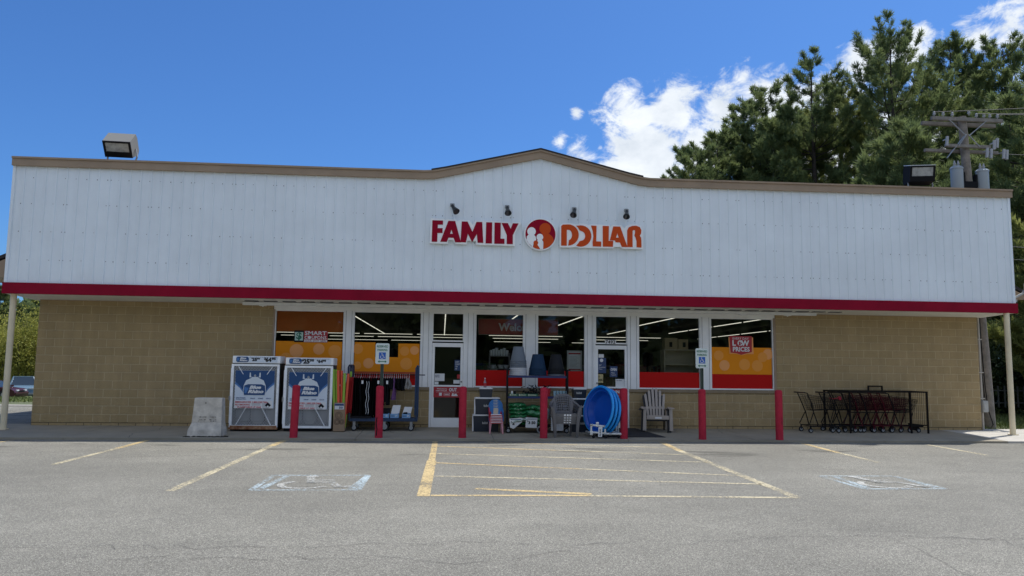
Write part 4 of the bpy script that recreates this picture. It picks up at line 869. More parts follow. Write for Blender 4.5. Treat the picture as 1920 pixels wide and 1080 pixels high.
for (cx,lb) in ((5.495,'left cage'),(6.725,'right cage')):
    o=None
    for z in (.20,.98):
        for dx in (-.34,0,.34):
            b=tank(cx+dx,-.72,z); tag(b.build('propane_tank',TNK,smooth=True),'white propane tank inside the %s, %s shelf, %s'%(lb,'lower' if z<.5 else 'upper','left' if dx<0 else 'middle' if dx==0 else 'right'),'gas tank','propane tanks in the cages')
# ---------------- pool noodles in a carton ----------------
CART=mat('carton_kraft',(.30,.205,.125),.8,var=.08,vs=6)
o=root('noodle_carton',(7.46,-1.0,zs(-1)),'tall brown carton with round prints holding pool noodles','carton')
b=MB(); x0,x1,y0,y1=7.335,7.60,-1.12,-.86; zb=zs(-1)
for a in ((x0,x1,y0,y0+.008),(x0,x1,y1-.008,y1),(x0,x0+.008,y0+.008,y1-.008),(x1-.008,x1,y0+.008,y1-.008)): b.box(a[0],a[1],a[2],a[3],zb,.72)
b.box(x0,x1,y0,y1,zb,zb+.01); b.build('box',CART,o)
b=MB()
for cx,cz,r in ((7.46,.42,.085),(7.42,.27,.07),(7.53,.27,.06)):
    for q in (r,r*.6): b.prism([(cx+q*math.cos(k*.262),cz+q*math.sin(k*.262)) for k in range(24)],y0-.004,y0-.001,holes=[[(cx+(q-.014)*math.cos(k*.262),cz+(q-.014)*math.sin(k*.262)) for k in range(24)]])
b.build('round_print',mat('print_brown',(.12,.075,.045),.8),o)
b=MB(); b.box(7.36,7.57,y0-.012,y0-.005,.56,.70); q=b.build('price_card',PAP,o); b=MB(); b.box(7.362,7.568,y0-.0145,y0-.0122,.645,.695); b.build('card_header',NAVY,q); text('50',7.46,7.55,.575,.63,y0-.013,NAVY,q,bold=.04)
LIME=mat('foam_lime',(.27,.46,.05),.7); CORAL=mat('foam_coral',(.80,.12,.055),.7)
for k,(xa,xb,ya,h,m,c,lb) in enumerate(((7.37,7.29,-1.07,1.50,LIME,'lime green','leftmost, leaning left against the cage'),(7.43,7.35,-1.03,1.49,LIME,'lime green','second from the left'),(7.46,7.405,-1.07,1.475,CORAL,'coral','third from the left'),(7.52,7.48,-1.02,1.47,CORAL,'coral','in the middle'),(7.545,7.56,-1.07,1.41,LIME,'lime green','right of the coral pair'),(7.57,7.64,-1.02,1.40,CORAL,'coral','leaning right toward the clothes'),(7.575,7.70,-.95,1.45,LIME,'lime green','short end at far right'))):
    b=MB(); b.tube([(xa,ya,.12),((xa+xb)/2,ya,.75),(xb,ya-.01,h)],.031,12); tag(b.build('pool_noodle',m,smooth=True),'%s pool noodle standing in the brown carton, %s'%(c,lb),'pool noodle','pool noodles in the carton')
# ---------------- blue flat cart with clothes ----------------
CBL=mat('cart_blue',(.010,.034,.085),.45,var=.15,vs=8)
o=root('flat_cart',(8.5,-.65,zs(-.65)),'long blue flat cart with tall end handles carrying a clothes rail','cart'); zb=zs(-.6)
b=MB(); b.box(7.68,9.30,-.95,-.32,zb+.22,zb+.30,c=.01); b.build('deck',CBL,o)
DKBL=mat('handle_dark_blue',(.012,.018,.05),.45)
for x,m in ((7.68,DKBL),(9.27,CBL)):
    b=MB(); P=[(x,-.93,zb+.25),(x,-.93,1.52)]+[(x,-.87-.06*math.cos(R(a)),1.54+.06*math.sin(R(a))) for a in (30,60,90,120,150)]+[(x,-.81,1.5),(x,-.81,zb+.28)]
    P=[(x+(0),p[1],p[2]) for p in P]
    b.tube([(x+.0,-.95,zb+.25),(x+.0,-.95,1.50),(x,-.93,1.57),(x,-.86,1.60),(x,-.40,1.60),(x,-.33,1.57),(x,-.31,1.5),(x,-.31,zb+.25)],.024,10)
    if x<8: b.tube([(x-.05,-.96,1.2),(x-.05,-.96,1.56),(x-.03,-.96,1.6),(x+.03,-.96,1.6),(x+.05,-.96,1.56),(x+.05,-.96,1.2)],.022,8)
    else: b.tube([(x-.03,-.97,.42),(x-.03,-.97,1.55),(x,-.97,1.60),(x+.03,-.97,1.55),(x+.03,-.97,.42)],.02,8)
    b.build('end_handle',m,o,True)
b=MB(); b.cyl((7.40,-.62,1.385),(9.45,-.62,1.385),.012,n=8); b.cyl((7.68,-.95,1.385),(7.68,-.31,1.385),.012,n=6); b.cyl((9.27,-.95,1.385),(9.27,-.31,1.385),.012,n=6); b.build('rail',BLK,o)
WHL=mat('wheel_grey',(.25,.26,.26),.5)
for x,y in ((7.8,-.9),(7.8,-.4),(8.52,-.95),(8.52,-.35),(9.15,-.9),(9.15,-.4)):
    r=.10 if x==8.52 else .07
    b=MB(); b.cyl((x,y-.02,zb+r),(x,y+.02,zb+r),r,n=20); w=b.build('wheel',BLK2,o,True); b=MB(); b.cyl((x,y-.024,zb+r),(x,y-.021,zb+r),r*.68,n=16); b.build('rim',WHL,w)
    b=MB(); b.box(x-.03,x+.03,y-.03,y-.026,zb+r,zb+.22); b.box(x-.03,x+.03,y+.026,y+.03,zb+r,zb+.22); b.build('caster_fork',MATS['latch_steel'],w)
FAB=mat('black_fabric',(.006,.006,.006),.95,spec=.05); FAB2=mat('charcoal_fabric',(.013,.013,.014),.95,spec=.05); FRED=mat('red_fabric',(.30,.006,.008),.9); FPUR=mat('purple_fabric',(.17,.07,.20),.9); FPAL=mat('pale_fabric',(.33,.31,.28),.9); HW=mat('hanger_white',(.6,.58,.58),.4); HP=mat('hanger_pink',(.42,.16,.20),.4)
fw=random.Random(11)
def garment(i,x,zt,zb_,wd,m,label,hm):
    o=root('hanging_garment',(x,-.62,zb_),label,'clothing','clothes on the cart rail')
    b=MB(); n=12; rows=8; vs=[]; ph=fw.random()*6
    for r in range(rows+1):
        t=r/rows; z=zt+(zb_-zt)*t; w=wd*(.55+.45*min(1,t*2.6)); 
        for k in range(n):
            a=2*math.pi*k/n; ry=w/2; rx=.028+.018*t
            vs.append((x+math.cos(a)*rx*(1+.5*math.sin(3*a+ph+t*3))+.012*math.sin(t*5+ph),-.62+math.sin(a)*ry,z+ (.012*math.sin(4*a+ph) if r==rows else 0)))
    fs=[(r*n+k,r*n+(k+1)%n,(r+1)*n+(k+1)%n,(r+1)*n+k) for r in range(rows) for k in range(n)]+[tuple(range(n)),tuple(range(rows*n,(rows+1)*n))[::-1]]
    b.add(vs,fs); b.build('cloth',m,o,True)
    b=MB(); b.tube([(x,-.62,1.40),(x+.003,-.635,1.408),(x,-.65,1.39),(x,-.64,1.365),(x,-.62,1.35),(x,-.62,zt+.03)],.0035,5); b.tube([(x,-.62-wd*.36,zt+.002),(x,-.62,zt+.05),(x,-.62+wd*.36,zt+.002)],.007,5); b.build('hanger',hm,o)
    return o
k=0
x=7.74
while x<9.08:
    t=(x-7.74)/1.34
    if t<.42: zb_=fw.uniform(.36,.46); zt=1.30; m=FAB if fw.random()<.85 else FAB2; wd=.46; d='long black'
    elif t<.62: zb_=fw.uniform(.62,.85); zt=1.30; m=fw.choice((FAB,FAB,FAB2)); wd=.38; d='mid length black'
    else: zb_=fw.uniform(1.0,1.12); zt=1.30; m=fw.choice((FAB,FAB2,FAB2)); wd=.32; d='short dark'
    hm=HP if t<.55 and fw.random()<.7 else HW
    if abs(t-.71)<.025: m=FPUR; d='purple'; zb_=.78
    if t>.93: m=FPAL; d='pale'; zb_=1.05
    k+=1; ordn=['first','second','third','fourth','fifth','sixth','seventh','eighth','ninth','tenth','eleventh','twelfth','thirteenth','fourteenth','fifteenth','sixteenth','seventeenth','eighteenth','nineteenth','twentieth','twenty-first','twenty-second','twenty-third','twenty-fourth','twenty-fifth','twenty-sixth','twenty-seventh','twenty-eighth'][k-1]
    g=garment(k,x,zt,zb_,wd,m,'%s garment hanging on the cart rail, %s from the left'%(d,ordn),hm)
    if k in(7,8): 
        b=MB()
        zc=[(x+.012*math.sin(j*1.3),-.62-wd/2-.009,1.22-j*.065) for j in range(13)]; b.tube(zc,.006,5)
        b.build('drawstring',PAP,g)
    if k in(5,12,16): b=MB(); b.box(x-.02,x+.025,-.85,-.846,1.16,1.24); b.build('price_tag',PAP,g)
    x+=fw.uniform(.046,.058)
for j,(x0,lb) in enumerate(((7.68,'nearer the cart'),(7.60,'lower and nearer the carton'))):
    b=MB(); vs=[]; n=10; rows=8
    for r in range(rows+1):
        t=r/rows; z=1.32-(1.02 if j else .86)*t
        for q in range(n):
            a=q/(n-1)-.5; vs.append((x0+.05-.16*t*(1 if j else .5)+a*(.07+.10*t),-.99+.02*math.sin(a*18+j)+.0*t-.012*j,z+.02*math.sin(a*7)*t))
    fs=[(r*n+q,r*n+q+1,(r+1)*n+q+1,(r+1)*n+q) for r in range(rows) for q in range(n-1)]; b.add(vs,fs)
    ob=b.build('red_towel',FRED,smooth=True); so_=ob.modifiers.new('thick','SOLIDIFY'); so_.thickness=.012; tag(ob,'red cloth at the left end of the clothes cart, '+lb,'cloth','red cloths at the cart end')
b=MB(); b.box(7.72,8.2,-.98,-.5,zb+.302,zb+.34); ob=b.build('black_tray',BLK2); tag(ob,'flat black tray lying on the left half of the blue cart','tray')
LBL=mat('box_light_blue',(.16,.33,.55),.5)
for x0,h,lb,cm in ((8.42,.10,'left one with black goods',FAB),(8.65,.17,'middle one with tall white flap',PAP),(8.93,.13,'right one, with dark goods',FAB2)):
    o=root('display_box',(x0+.09,-.85,zb+.305),'light blue open display box on the cart, '+lb,'box','display boxes on the cart'); z=zb+.305
    b=MB(); b.box(x0,x0+.20,-.94,-.935,z,z+.095); b.box(x0,x0+.005,-.935,-.70,z,z+.095); b.box(x0+.195,x0+.2,-.935,-.70,z,z+.095); b.box(x0+.005,x0+.195,-.705,-.70,z,z+.10); b.box(x0+.005,x0+.195,-.935,-.705,z,z+.005); b.build('tray',LBL,o)
    b=MB(); b.add([(x0,-.70,z+.1),(x0+.20,-.70,z+.1),(x0+.23,-.64,z+.12+h),(x0+.04,-.64,z+.12+h)],[(0,1,2,3)]); b.add([(x0,-.695,z+.1),(x0+.20,-.695,z+.1),(x0+.23,-.635,z+.12+h),(x0+.04,-.635,z+.12+h)],[(3,2,1,0)]); b.build('back_flap',PAP if cm is not FAB else BLK2,o)
    b=MB(); 
    for j in range(6): b.box(x0+.02+fw.random()*.12,x0+.06+fw.random()*.12,-.90+fw.random()*.12,-.86+fw.random()*.12,z+.006,z+.10+fw.random()*.03)
    b.build('goods',[cm],o); text('$2' if x0<8.6 else '$4' if x0<8.9 else '$5',x0+.12,x0+.17,z+.03,z+.075,-.941,PAP,o,bold=.02)
    b=MB(); b.box(x0+.01,x0+.10,-.943,-.9405,z+.035,z+.042); b.box(x0+.01,x0+.09,-.943,-.9405,z+.055,z+.060); b.build('printed_line',NAVY,o)
# ---------------- storage totes ----------------
TOT=mat('tote_navy',(.012,.02,.035),.35); LID=mat('tote_lid_white',(.72,.72,.70),.4); STK=mat('tote_sticker',(.42,.42,.40),.5)
def tote(x0,x1,y0,y1,z,h,label,clip=True,stick=1):
    o=root('storage_tote',((x0+x1)/2,(y0+y1)/2,z),label,'storage box','navy storage totes with white lids')
    b=MB(); t=.025; z1=z+h-.035
    b.add([(x0+t,y0+t,z),(x1-t,y0+t,z),(x1-t,y1-t,z),(x0+t,y1-t,z),(x0+.008,y0+.008,z1),(x1-.008,y0+.008,z1),(x1-.008,y1-.008,z1),(x0+.008,y1-.008,z1)],[(0,3,2,1),(4,5,6,7),(0,1,5,4),(1,2,6,5),(2,3,7,6),(3,0,4,7)])
    b.build('tub',TOT,o)
    b=MB(); b.box(x0,x1,y0,y1,z1+.001,z+h-.008,c=.01); b.box(x0+.03,x1-.03,y0+.03,y1-.03,z+h-.009,z+h-.002); b.build('lid',LID,o)
    if clip: b=MB(); b.box(x0-.008,x0+.018,y0+.02,y0+.22,z+.01,z1); b.build('end_latch',LID,o)
    if stick:
        cx=(x0+x1)/2-.02; zc=z+h*.5; b=MB()
        for k in range(5): w=.02; hh=[.05,.035,.055,.04,.05][k]; b.box(cx-.07+k*.027,cx-.07+k*.027+w,y0+.004,y0+.0075 if False else y0+.012,zc-.02,zc-.02+hh)
        b.build('brand_sticker',STK,o)
    return o
z=zs(-.9)
tote(10.63,11.27,-.98,-.5,z,.41,'large navy tote with white lid, bottom of the stack left of the children chairs'); tote(10.67,11.29,-.97,-.5,z+.41,.41,'large navy tote with white lid, second of the stack left of the children chairs'); tote(10.78,11.11,-.95,-.60,z+.82,.235,'small navy tote with white lid on top of the stack left of the children chairs',False,0)
tote(12.99,13.72,-.95,-.45,z,.41,'large navy tote with white lid, bottom of the stack behind the paddling pools'); tote(13.02,13.72,-.94,-.45,z+.41,.41,'large navy tote with white lid, second of the stack behind the paddling pools'); tote(13.09,13.43,-.93,-.58,z+.82,.245,'small navy tote with white lid on top of the stack left of the paddling pools',False)
o=root('drink_bottle',(10.92,-.8,z+1.055),'small clear bottle with a red label standing on the small left tote','bottle')
b=MB(); b.lathe([(0,0),(.033,0),(.036,.02),(.034,.12),(.015,.19),(.015,.22),(0,.22)],(10.92,-.8,z+1.055),14); b.build('bottle_body',mat('bottle_clear',(.30,.22,.24),.2),o,True); b=MB(); b.lathe([(.0365,.04),(.0368,.11)],(10.92,-.8,z+1.055),14); b.build('label_band',PREL,o); b=MB(); b.cyl((10.92,-.8,z+1.275),(10.92,-.8,z+1.29),.017,n=10); b.build('cap',PAP,o)
# ---------------- children's chairs, nested ----------------
KB=mat('kid_blue',(.02,.16,.42),.4); KR=mat('kid_red',(.50,.02,.03),.4); KP=mat('kid_pink',(.60,.28,.30),.4); KY=mat('kid_patch',(.50,.42,.32),.5)
def kidchair(x,y,z,label,top=False):
    o=root('kids_chair',(x,y,z),label,'child chair','nested red and blue children chairs')
    b=MB(); b.box(x-.13,x+.13,y-.14,y+.12,z+.25,z+.268,c=.006); b.build('seat',WPL,o); b=MB(); b.box(x-.145,x+.145,y-.15,y-.138,z+.243,z+.256); b.build('seat_edge',KR,o)
    for sx in (-1,1):
        b=MB(); b.cyl((x+sx*.125,y-.13,z+.25),(x+sx*.155,y-.17,z),.016,n=8); b.build('leg',KP,o,True); b=MB(); b.cyl((x+sx*.12,y+.11,z+.25),(x+sx*.14,y+.15,z),.016,n=8); b.build('leg',KP,o,True)
    zt=z+.62; n=14; out=[(x-.17,z+.26)]+[(x-.0-.17*math.cos(R(a)),zt-.16+.16*math.sin(R(a))) for a in range(0,181,15)]+[(x+.17,z+.26)]
    inn=[[(x+sx*.145,z+.34),(x+sx*.15,z+.46),(x+sx*.125,z+.53),(x+sx*.10,z+.45)][::1] for sx in (-1,1)]
    b=MB(); b.prism(out,y+.13,y+.15,'y',None,inn); b.M=Matrix(); b.build('backrest',KB,o)
    b=MB()
    for h in inn: b.prism(h,y+.136,y+.145)
    b.build('back_insert',KR,o)
    b=MB(); b.prism([(x-.06,z+.42),(x+.055,z+.42),(x+.06,z+.58),(x+.02,z+.60),(x-.055,z+.59)],y+.124,y+.129); b.build('back_decal',KY,o)
    for sx in (-1,1): b=MB(); b.bar((x+sx*.16,y+.14,z+.42),(x+sx*.165,y-.10,z+.30),.02,.03); b.build('arm',KR if sx<0 else KB,o)
    return o
kn=['lowest','second','third','fourth','fifth','topmost']
for i in range(6): kidchair(11.17,-1.28+.012*i,zs(-1.28)+i*.036,'small red and blue children chair, %s of the nested stack'%kn[i])
# ---------------- black rack with planters and soil ----------------
o=root('display_rack',(12.2,-.95,zs(-.95)),'tall black wheeled rack with blue shelf edges holding planters and soil bags','rack')
SHB=mat('shelf_blue',(.008,.022,.10),.4); yf,yr=-1.2,-.68
zb=zs(-1.1)
for x in (11.43,12.90):
    b=MB()
    for y in (yf,yr):
        dx=(.055 if y==yr else 0)
        b.box(x-.02+dx,x+.02+dx,y-.02,y+.02,zb+.12,1.56); 
    b.box(x-.018,x+.073,yf,yr,1.53,1.557); b.box(x-.01,x+.05,yf,yr,zb+.14,zb+.17)
    b.build('end_frame',BLK,o)
for z in (1.38,.885): b=MB(); b.box(11.45,12.92,yf-.0,yr,z-.03,z+.02,c=.006); b.build('shelf',SHB,o)
b=MB(); b.box(11.42,12.95,yf+.02,yr,zb+.14,zb+.18); b.build('bottom_shelf',BLK,o)
for x,y in ((11.47,yf),(12.24,yf-.02),(12.88,yf),(11.5,yr),(12.92,yr)):
    r=.085 if x==12.24 else .06; b=MB(); b.cyl((x,y-.018,zb+r),(x,y+.018,zb+r),r,n=20); w=b.build('wheel',BLK2 if r<.07 else WHL,o,True); b=MB(); b.cyl((x,y-.022,zb+r),(x,y-.0185,zb+r),r*.62,n=14); b.build('rim',WHL if r<.07 else BLK2,w)
    b=MB(); b.box(x-.028,x+.028,y+.021,y+.025,zb+r,zb+.14); b.build('caster_fork',MATS['latch_steel'],w)
PG=mat('planter_grey',(.13,.15,.17),.6,spec=.2); PGL=mat('planter_light_grey',(.46,.47,.48),.5); PB=mat('planter_blue',(.012,.032,.065),.6,spec=.15); PK=mat('planter_black',(.014,.015,.017),.6,spec=.15)
def pot(x,y,z,r,h,m,label,grp,rim=.03):
    b=MB(); b.lathe([(r*.97,0),(r,.004),(r,rim),(r*.95,rim+.005),(r*.62,h-.01),(r*.57,h),(0,h)],(x,y,z),26); return tag(b.build('planter',m,smooth=True),label,'planter',grp)
on=['bottom','second','third','fourth','fifth','sixth','seventh','top']
for i in range(8): pot(11.72,-.95,1.405+i*.047,.225-.0035*i,.37,PGL if i<4 else PG,'%s grey planter, %s from below in the tall stack at the left of the rack'%('pale' if i<4 else 'mid',on[i] if i<7 else 'topmost'),'grey planters upturned in a stack')
for i in range(5): pot(12.20,-.95,1.405+i*.038,.225-.003*i,.37,PB,'dark blue upturned planter, %s from below in the middle stack'%(on[i] if i<4 else 'topmost'),'blue planters upturned in a stack')
for i in range(5): pot(12.66,-.92,1.405+i*.038,.215-.003*i,.37,PK if i else PG,'black upturned planter, %s from below in the right stack'%(on[i] if i<4 else 'topmost'),'black planters upturned in a stack')
# mid shelf
TRG=mat('tray_green',(.02,.10,.045),.5); TEAL=mat('pot_teal',(.25,.38,.42),.45)
for k,(xa,xb,lb) in enumerate(((11.49,11.70,'left'),(11.71,11.93,'middle'),(11.94,12.18,'right'))):
    q=root('seed_tray_box',((xa+xb)/2,-1.12,.906),'green printed seed tray box on the middle rack shelf, the %s one'%lb,'box','green boxes on the rack'); b=MB(); b.box(xa,xb,-1.18,-.85,.906,.965); b.build('box',TRG,q); b=MB(); b.box(xa+.03,xb-.04,-1.1835,-1.1805,.93,.945); b.box(xa+.01,xa+.03,-1.1835,-1.1805,.92,.955); b.build('printed_band',mat('print_cream',(.5,.52,.38),.6),q)
b=MB(); 
for j in range(46):
    a=Vector((fw.uniform(11.85,12.45),fw.uniform(-1.1,-.8),fw.uniform(.98,1.14))); b.tube([a,a+Vector((fw.uniform(-.1,.1),fw.uniform(-.05,.05),fw.uniform(-.05,.06))),a+Vector((fw.uniform(-.15,.15),fw.uniform(-.05,.05),fw.uniform(-.1,.05)))],.009,5)
b.box(11.9,12.4,-1.05,-.8,.968,.99); tag(b.build('solar_light_pile',BLK2),'tangle of black garden lights heaped on the middle rack shelf','garden lights')
for k,(x,w) in enumerate(((11.56,'left'),(11.63,'right'))): b=MB(); b.cyl((x,-1.1,.966),(x,-1.1,1.03),.026,n=12); tag(b.build('small_jar',PAP if k==0 else BLK2,smooth=True),'small jar on the green seed tray box, %s one'%w,'jar')
b=MB(); b.lathe([(.08,0),(.10,.17),(.105,.19),(.09,.19),(.07,.02),(0,.02)],(12.42,-1.0,.907),18); tag(b.build('red_pot',KR,smooth=True),'red plastic pot on the middle rack shelf behind the bollard','pot')
for i in range(5): x=12.60+i*.075; b=MB(); b.lathe([(0,0),(.028,0),(.036,.13),(.03,.135),(.024,.01)],(x,-1.12,.907),14); tag(b.build('teal_cup',TEAL,smooth=True),'pale teal cup on the middle rack shelf, %s from the left'%on[i].replace('bottom','first'),'cup','teal cups on the rack')
# soil bags
SG1=mat('soil_bag_green',(.015,.12,.035),.35,col2=(.03,.20,.07),vs=12); SG2=mat('soil_bag_white',(.45,.47,.44),.4,col2=(.2,.3,.22),vs=10); SG3=mat('soil_bag_grey',(.35,.36,.38),.4,col2=(.14,.16,.25),vs=11); PRT=mat('bag_print',(.55,.60,.50),.5)
def bag(x,y,z,w,d,h,m,label,rot=0,band=True,grp='soil bags on the bottom of the rack'):
    bm=bmesh.new(); bmesh.ops.create_grid(bm,x_segments=14,y_segments=8,size=.5); n0=len(bm.verts)
    bt=MB(); nx,ny=16,9; vs=[];top=[];sd=fw.random()*9
    for s in (1,-1):
        for j in range(ny+1):
            for i in range(nx+1):
                u=i/nx*2-1; v=j/ny*2-1; e=(1-abs(u)**5)*(1-abs(v)**4); t=h/2*max(0,e)**.6
                vs.append((u*w/2*(1-.04*abs(v)**3),v*d/2*(1-.05*abs(u)**3),s*(t*(1+.16*math.sin(u*5+sd)*math.cos(v*3+sd)))+.012*math.sin(u*9+sd*2+v*4)))
    fs=[]; m_=(nx+1)*(ny+1)
    for j in range(ny):
        for i in range(nx):
            a=j*(nx+1)+i; fs.append((a,a+1,a+nx+2,a+nx+1)); fs.append((m_+a,m_+a+nx+1,m_+a+nx+2,m_+a+1))
    bm.free(); M=Matrix.Translation((x,y,z+h/2))@Euler((0,R(rot),R(fw.uniform(-4,4)))).to_matrix().to_4x4(); bt.M=M; bt.add(vs,fs)
    o=root('soil_bag',(x,y,z),label,'soil bag',grp); bt.build('bag',m,o,True)
    if band:
        b=MB(); b.M=M; 
        for k in range(9): xx=-w*.22+k*w*.05; b.box(xx,xx+w*.035,-d*.46-.004*0,-d*.455,-.0-h*.10+.01*math.sin(k),h*.12+.01*math.sin(k*2))
        b.build('bag_print',PRT,o)
zz=zb+.185
lv=['bottom','second','third','fourth','top']
for i in range(4): bag(11.72-.01*i,-1.02,zz+.15+i*.088,.44,.42,.105,SG1,'green soil bag in the left pile of the rack, %s'%lv[i+1],fw.uniform(-3,3))
bag(11.74,-1.08,zz+.06,.46,.40,.10,SG2,'white and green soil bag under the left pile of green bags',-12,False)
for i in range(2): bag(12.20,-1.0,zz+i*.085,.46,.42,.10,SG1,'green soil bag in the middle pile, %s'%lv[i],3)
bag(11.70,-1.0,zz-.0,.42,.38,.08,SG1,'green soil bag at the very bottom of the left pile',0)
bag(12.12,-1.02,zz+.19,.50,.40,.16,SG1,'slumped green soil bag lying across the middle pile',10); bag(12.22,-1.0,zz+.33,.44,.38,.12,SG1,'green soil bag on top of the middle pile, sliding right',14); bag(12.05,-1.0,zz+.36,.36,.38,.10,SG1,'green soil bag wedged between the left and middle piles',-4)
b=MB(); vs=[]
for r in range(9):
    t=r/8
    for q in range(5): a=q/4-.5; vs.append((12.40+a*(.08-.02*t)+.03*math.sin(t*3)-.05*t,-1.235-.01*math.cos(a*6)+.004*r%2,.62-.40*t))
b.add(vs,[(r*5+q,r*5+q+1,r*5+q+6,r*5+q+5) for r in range(8) for q in range(4)]); ob=b.build('torn_wrap',SG2,smooth=True); sm_=ob.modifiers.new('t','SOLIDIFY'); sm_.thickness=.02; tag(ob,'strip of pale torn plastic wrap hanging down beside the green bags','plastic wrap')
for i in range(5): bag(12.70,-1.0,zz+.12+i*.07,.44,.40,.085,SG3,'grey and white soil bag in the right pile of the rack, %s'%lv[i],fw.uniform(-3,3),False)
b=MB(); b.box(12.50,12.80,-1.235,-1.225,zb+.06,.44,0); tag(b.build('white_board',PAP),'plain white board leaning on the rack behind the bollard','board')
for (x0,x1,z0,z1,s_,lb,sk) in ((11.49,11.80,.14,.40,'$2','bent white price card reading 2 dollars, hanging under the left soil bags',1),(11.88,12.17,.16,.41,'$3.50','white price card reading 3.50, hanging under the middle soil bags',0)):
    q=root('price_card',((x0+x1)/2,-1.25,z0),lb,'price card','price cards on the rack'); b=MB()
    if sk: b.prism([(x0,z1-.02),(x1,z1),(x1-.005,z1-.1),(x0+.11,z0),(x0+.02,z0+.03)],-1.252,-1.248)
    else: b.prism([(x0+.01,z1),(x1,z1-.01),(x1-.02,z0),(x0,z0+.01)],-1.252,-1.248)
    b.build('card',PAP,q); 
    text(s_[0],x0+.04,x0+.065,z0+.14,z0+.18,-1.2525,BLK,q,bold=.02); text('2' if sk else '3 50',x0+.07,x0+.13 if sk else x1-.05,z0+.09,z0+.16,-1.2525,BLK,q,bold=.05)
    b=MB(); b.box(x0+.03,x1-.02,-1.2555,-1.2525,z1-.045,z1-.03); b.build('card_line',NAVY,q)
# ---------------- grey stacking garden chairs ----------------
GC=mat('chair_grey',(.125,.12,.12),.45,var=.08,vs=4)
def gchair(x,y,z,label,top,stickers=0,rz=0):
    o=root('garden_chair',(x,y,z),label,'chair','grey plastic garden chairs in a stack')
    b=MB(); vs=[]; n=10
    b.prism([(x-.235,y-.24),(x+.235,y-.24),(x+.21,y+.2),(x-.21,y+.2)],z+.36,z+.385,'z'); b.prism([(x-.24,y-.265),(x+.24,y-.265),(x+.235,y-.24),(x-.235,y-.24)],z+.30,z+.38,'z'); b.build('seat',GC,o)
    def bk(t,u): # back surface: t up 0..1, u across -1..1
        w=.19+.10*t; hx=x+u*w*(1-.06*t*t); zz=z+.36+.46*t*(1-.36*abs(u)**3.2); yy=y+.20+.10*t-.05*u*u; return (hx,yy,zz)
    b=MB(); NT=9
    def quadstrip(t0,t1,u0,u1,k=1):
        for q in range(k):
            ua=u0+(u1-u0)*q/k; ub=u0+(u1-u0)*(q+1)/k; A=[bk(t0,ua),bk(t0,ub),bk(t1,ub),bk(t1,ua)]
            B=[(p[0],p[1]+.014,p[2]) for p in A]; b.add(A+B,[(0,1,2,3),(7,6,5,4),(0,4,5,1),(1,5,6,2),(2,6,7,3),(3,7,4,0)])
    quadstrip(0,.14,-1,1,8); quadstrip(.90,1.0,-1,1,8); quadstrip(.14,.90,-1,-.72,2); quadstrip(.14,.90,.72,1,2)
    for k in range(6): t=.24+k*.115; quadstrip(t,t+.04,-.72,.72,6)
    for k in range(7): 
        u=-.62+k*.207; quadstrip(.14,.90,u-.036,u+.036,1)
    b.build('backrest',GC,o)
    for sx in (-1,1):
        b=MB(); P=[bk(.90,sx*.95),(x+sx*.305,y+.17,z+.60),(x+sx*.325,y+.02,z+.565),(x+sx*.335,y-.17,z+.545),(x+sx*.335,y-.25,z+.53)]
        for a,c in zip(P,P[1:]): 
            a=Vector(a);c=Vector(c); wv=.032
            A=[a+Vector((-wv,0,0)),a+Vector((wv,0,0)),c+Vector((wv,0,0)),c+Vector((-wv,0,0))]; B=[p-Vector((0,0,.022)) for p in A]; b.add([tuple(p) for p in A+B],[(0,1,2,3),(7,6,5,4),(0,4,5,1),(1,5,6,2),(2,6,7,3),(3,7,4,0)])
        b.build('arm',GC,o)
        b=MB(); b.prism([(x+sx*.365,z+.535),(x+sx*.295,z+.535),(x+sx*.25,z+.38),(x+sx*.235,z+.2),(x+sx*.225,z),(x+sx*.28,z),(x+sx*.32,z+.4)],y-.285,y-.235); b.build('leg',GC,o)
        b=MB(); b.prism([(y+.14,z+.38),(y+.21,z+.38),(y+.29,z),(y+.245,z)],x+sx*.19-.02,x+sx*.19+.02,'x'); b.build('leg',GC,o)
    if stickers: 
        b=MB()
        for dx in (-.035,.03,.09): b.box(x+dx-.02,x+dx+.022,y-.2685,y-.2655,z+.325,z+.368)
        b.build('price_sticker',PAP,o)
    return o
for i in range(4): gchair(12.73,-1.80-.014*i,zs(-1.9)+i*.053,'grey plastic armchair with a lattice back, %s of the stack right of the bollard'%(['lowest','second','third','topmost'][i]),i==3,1)
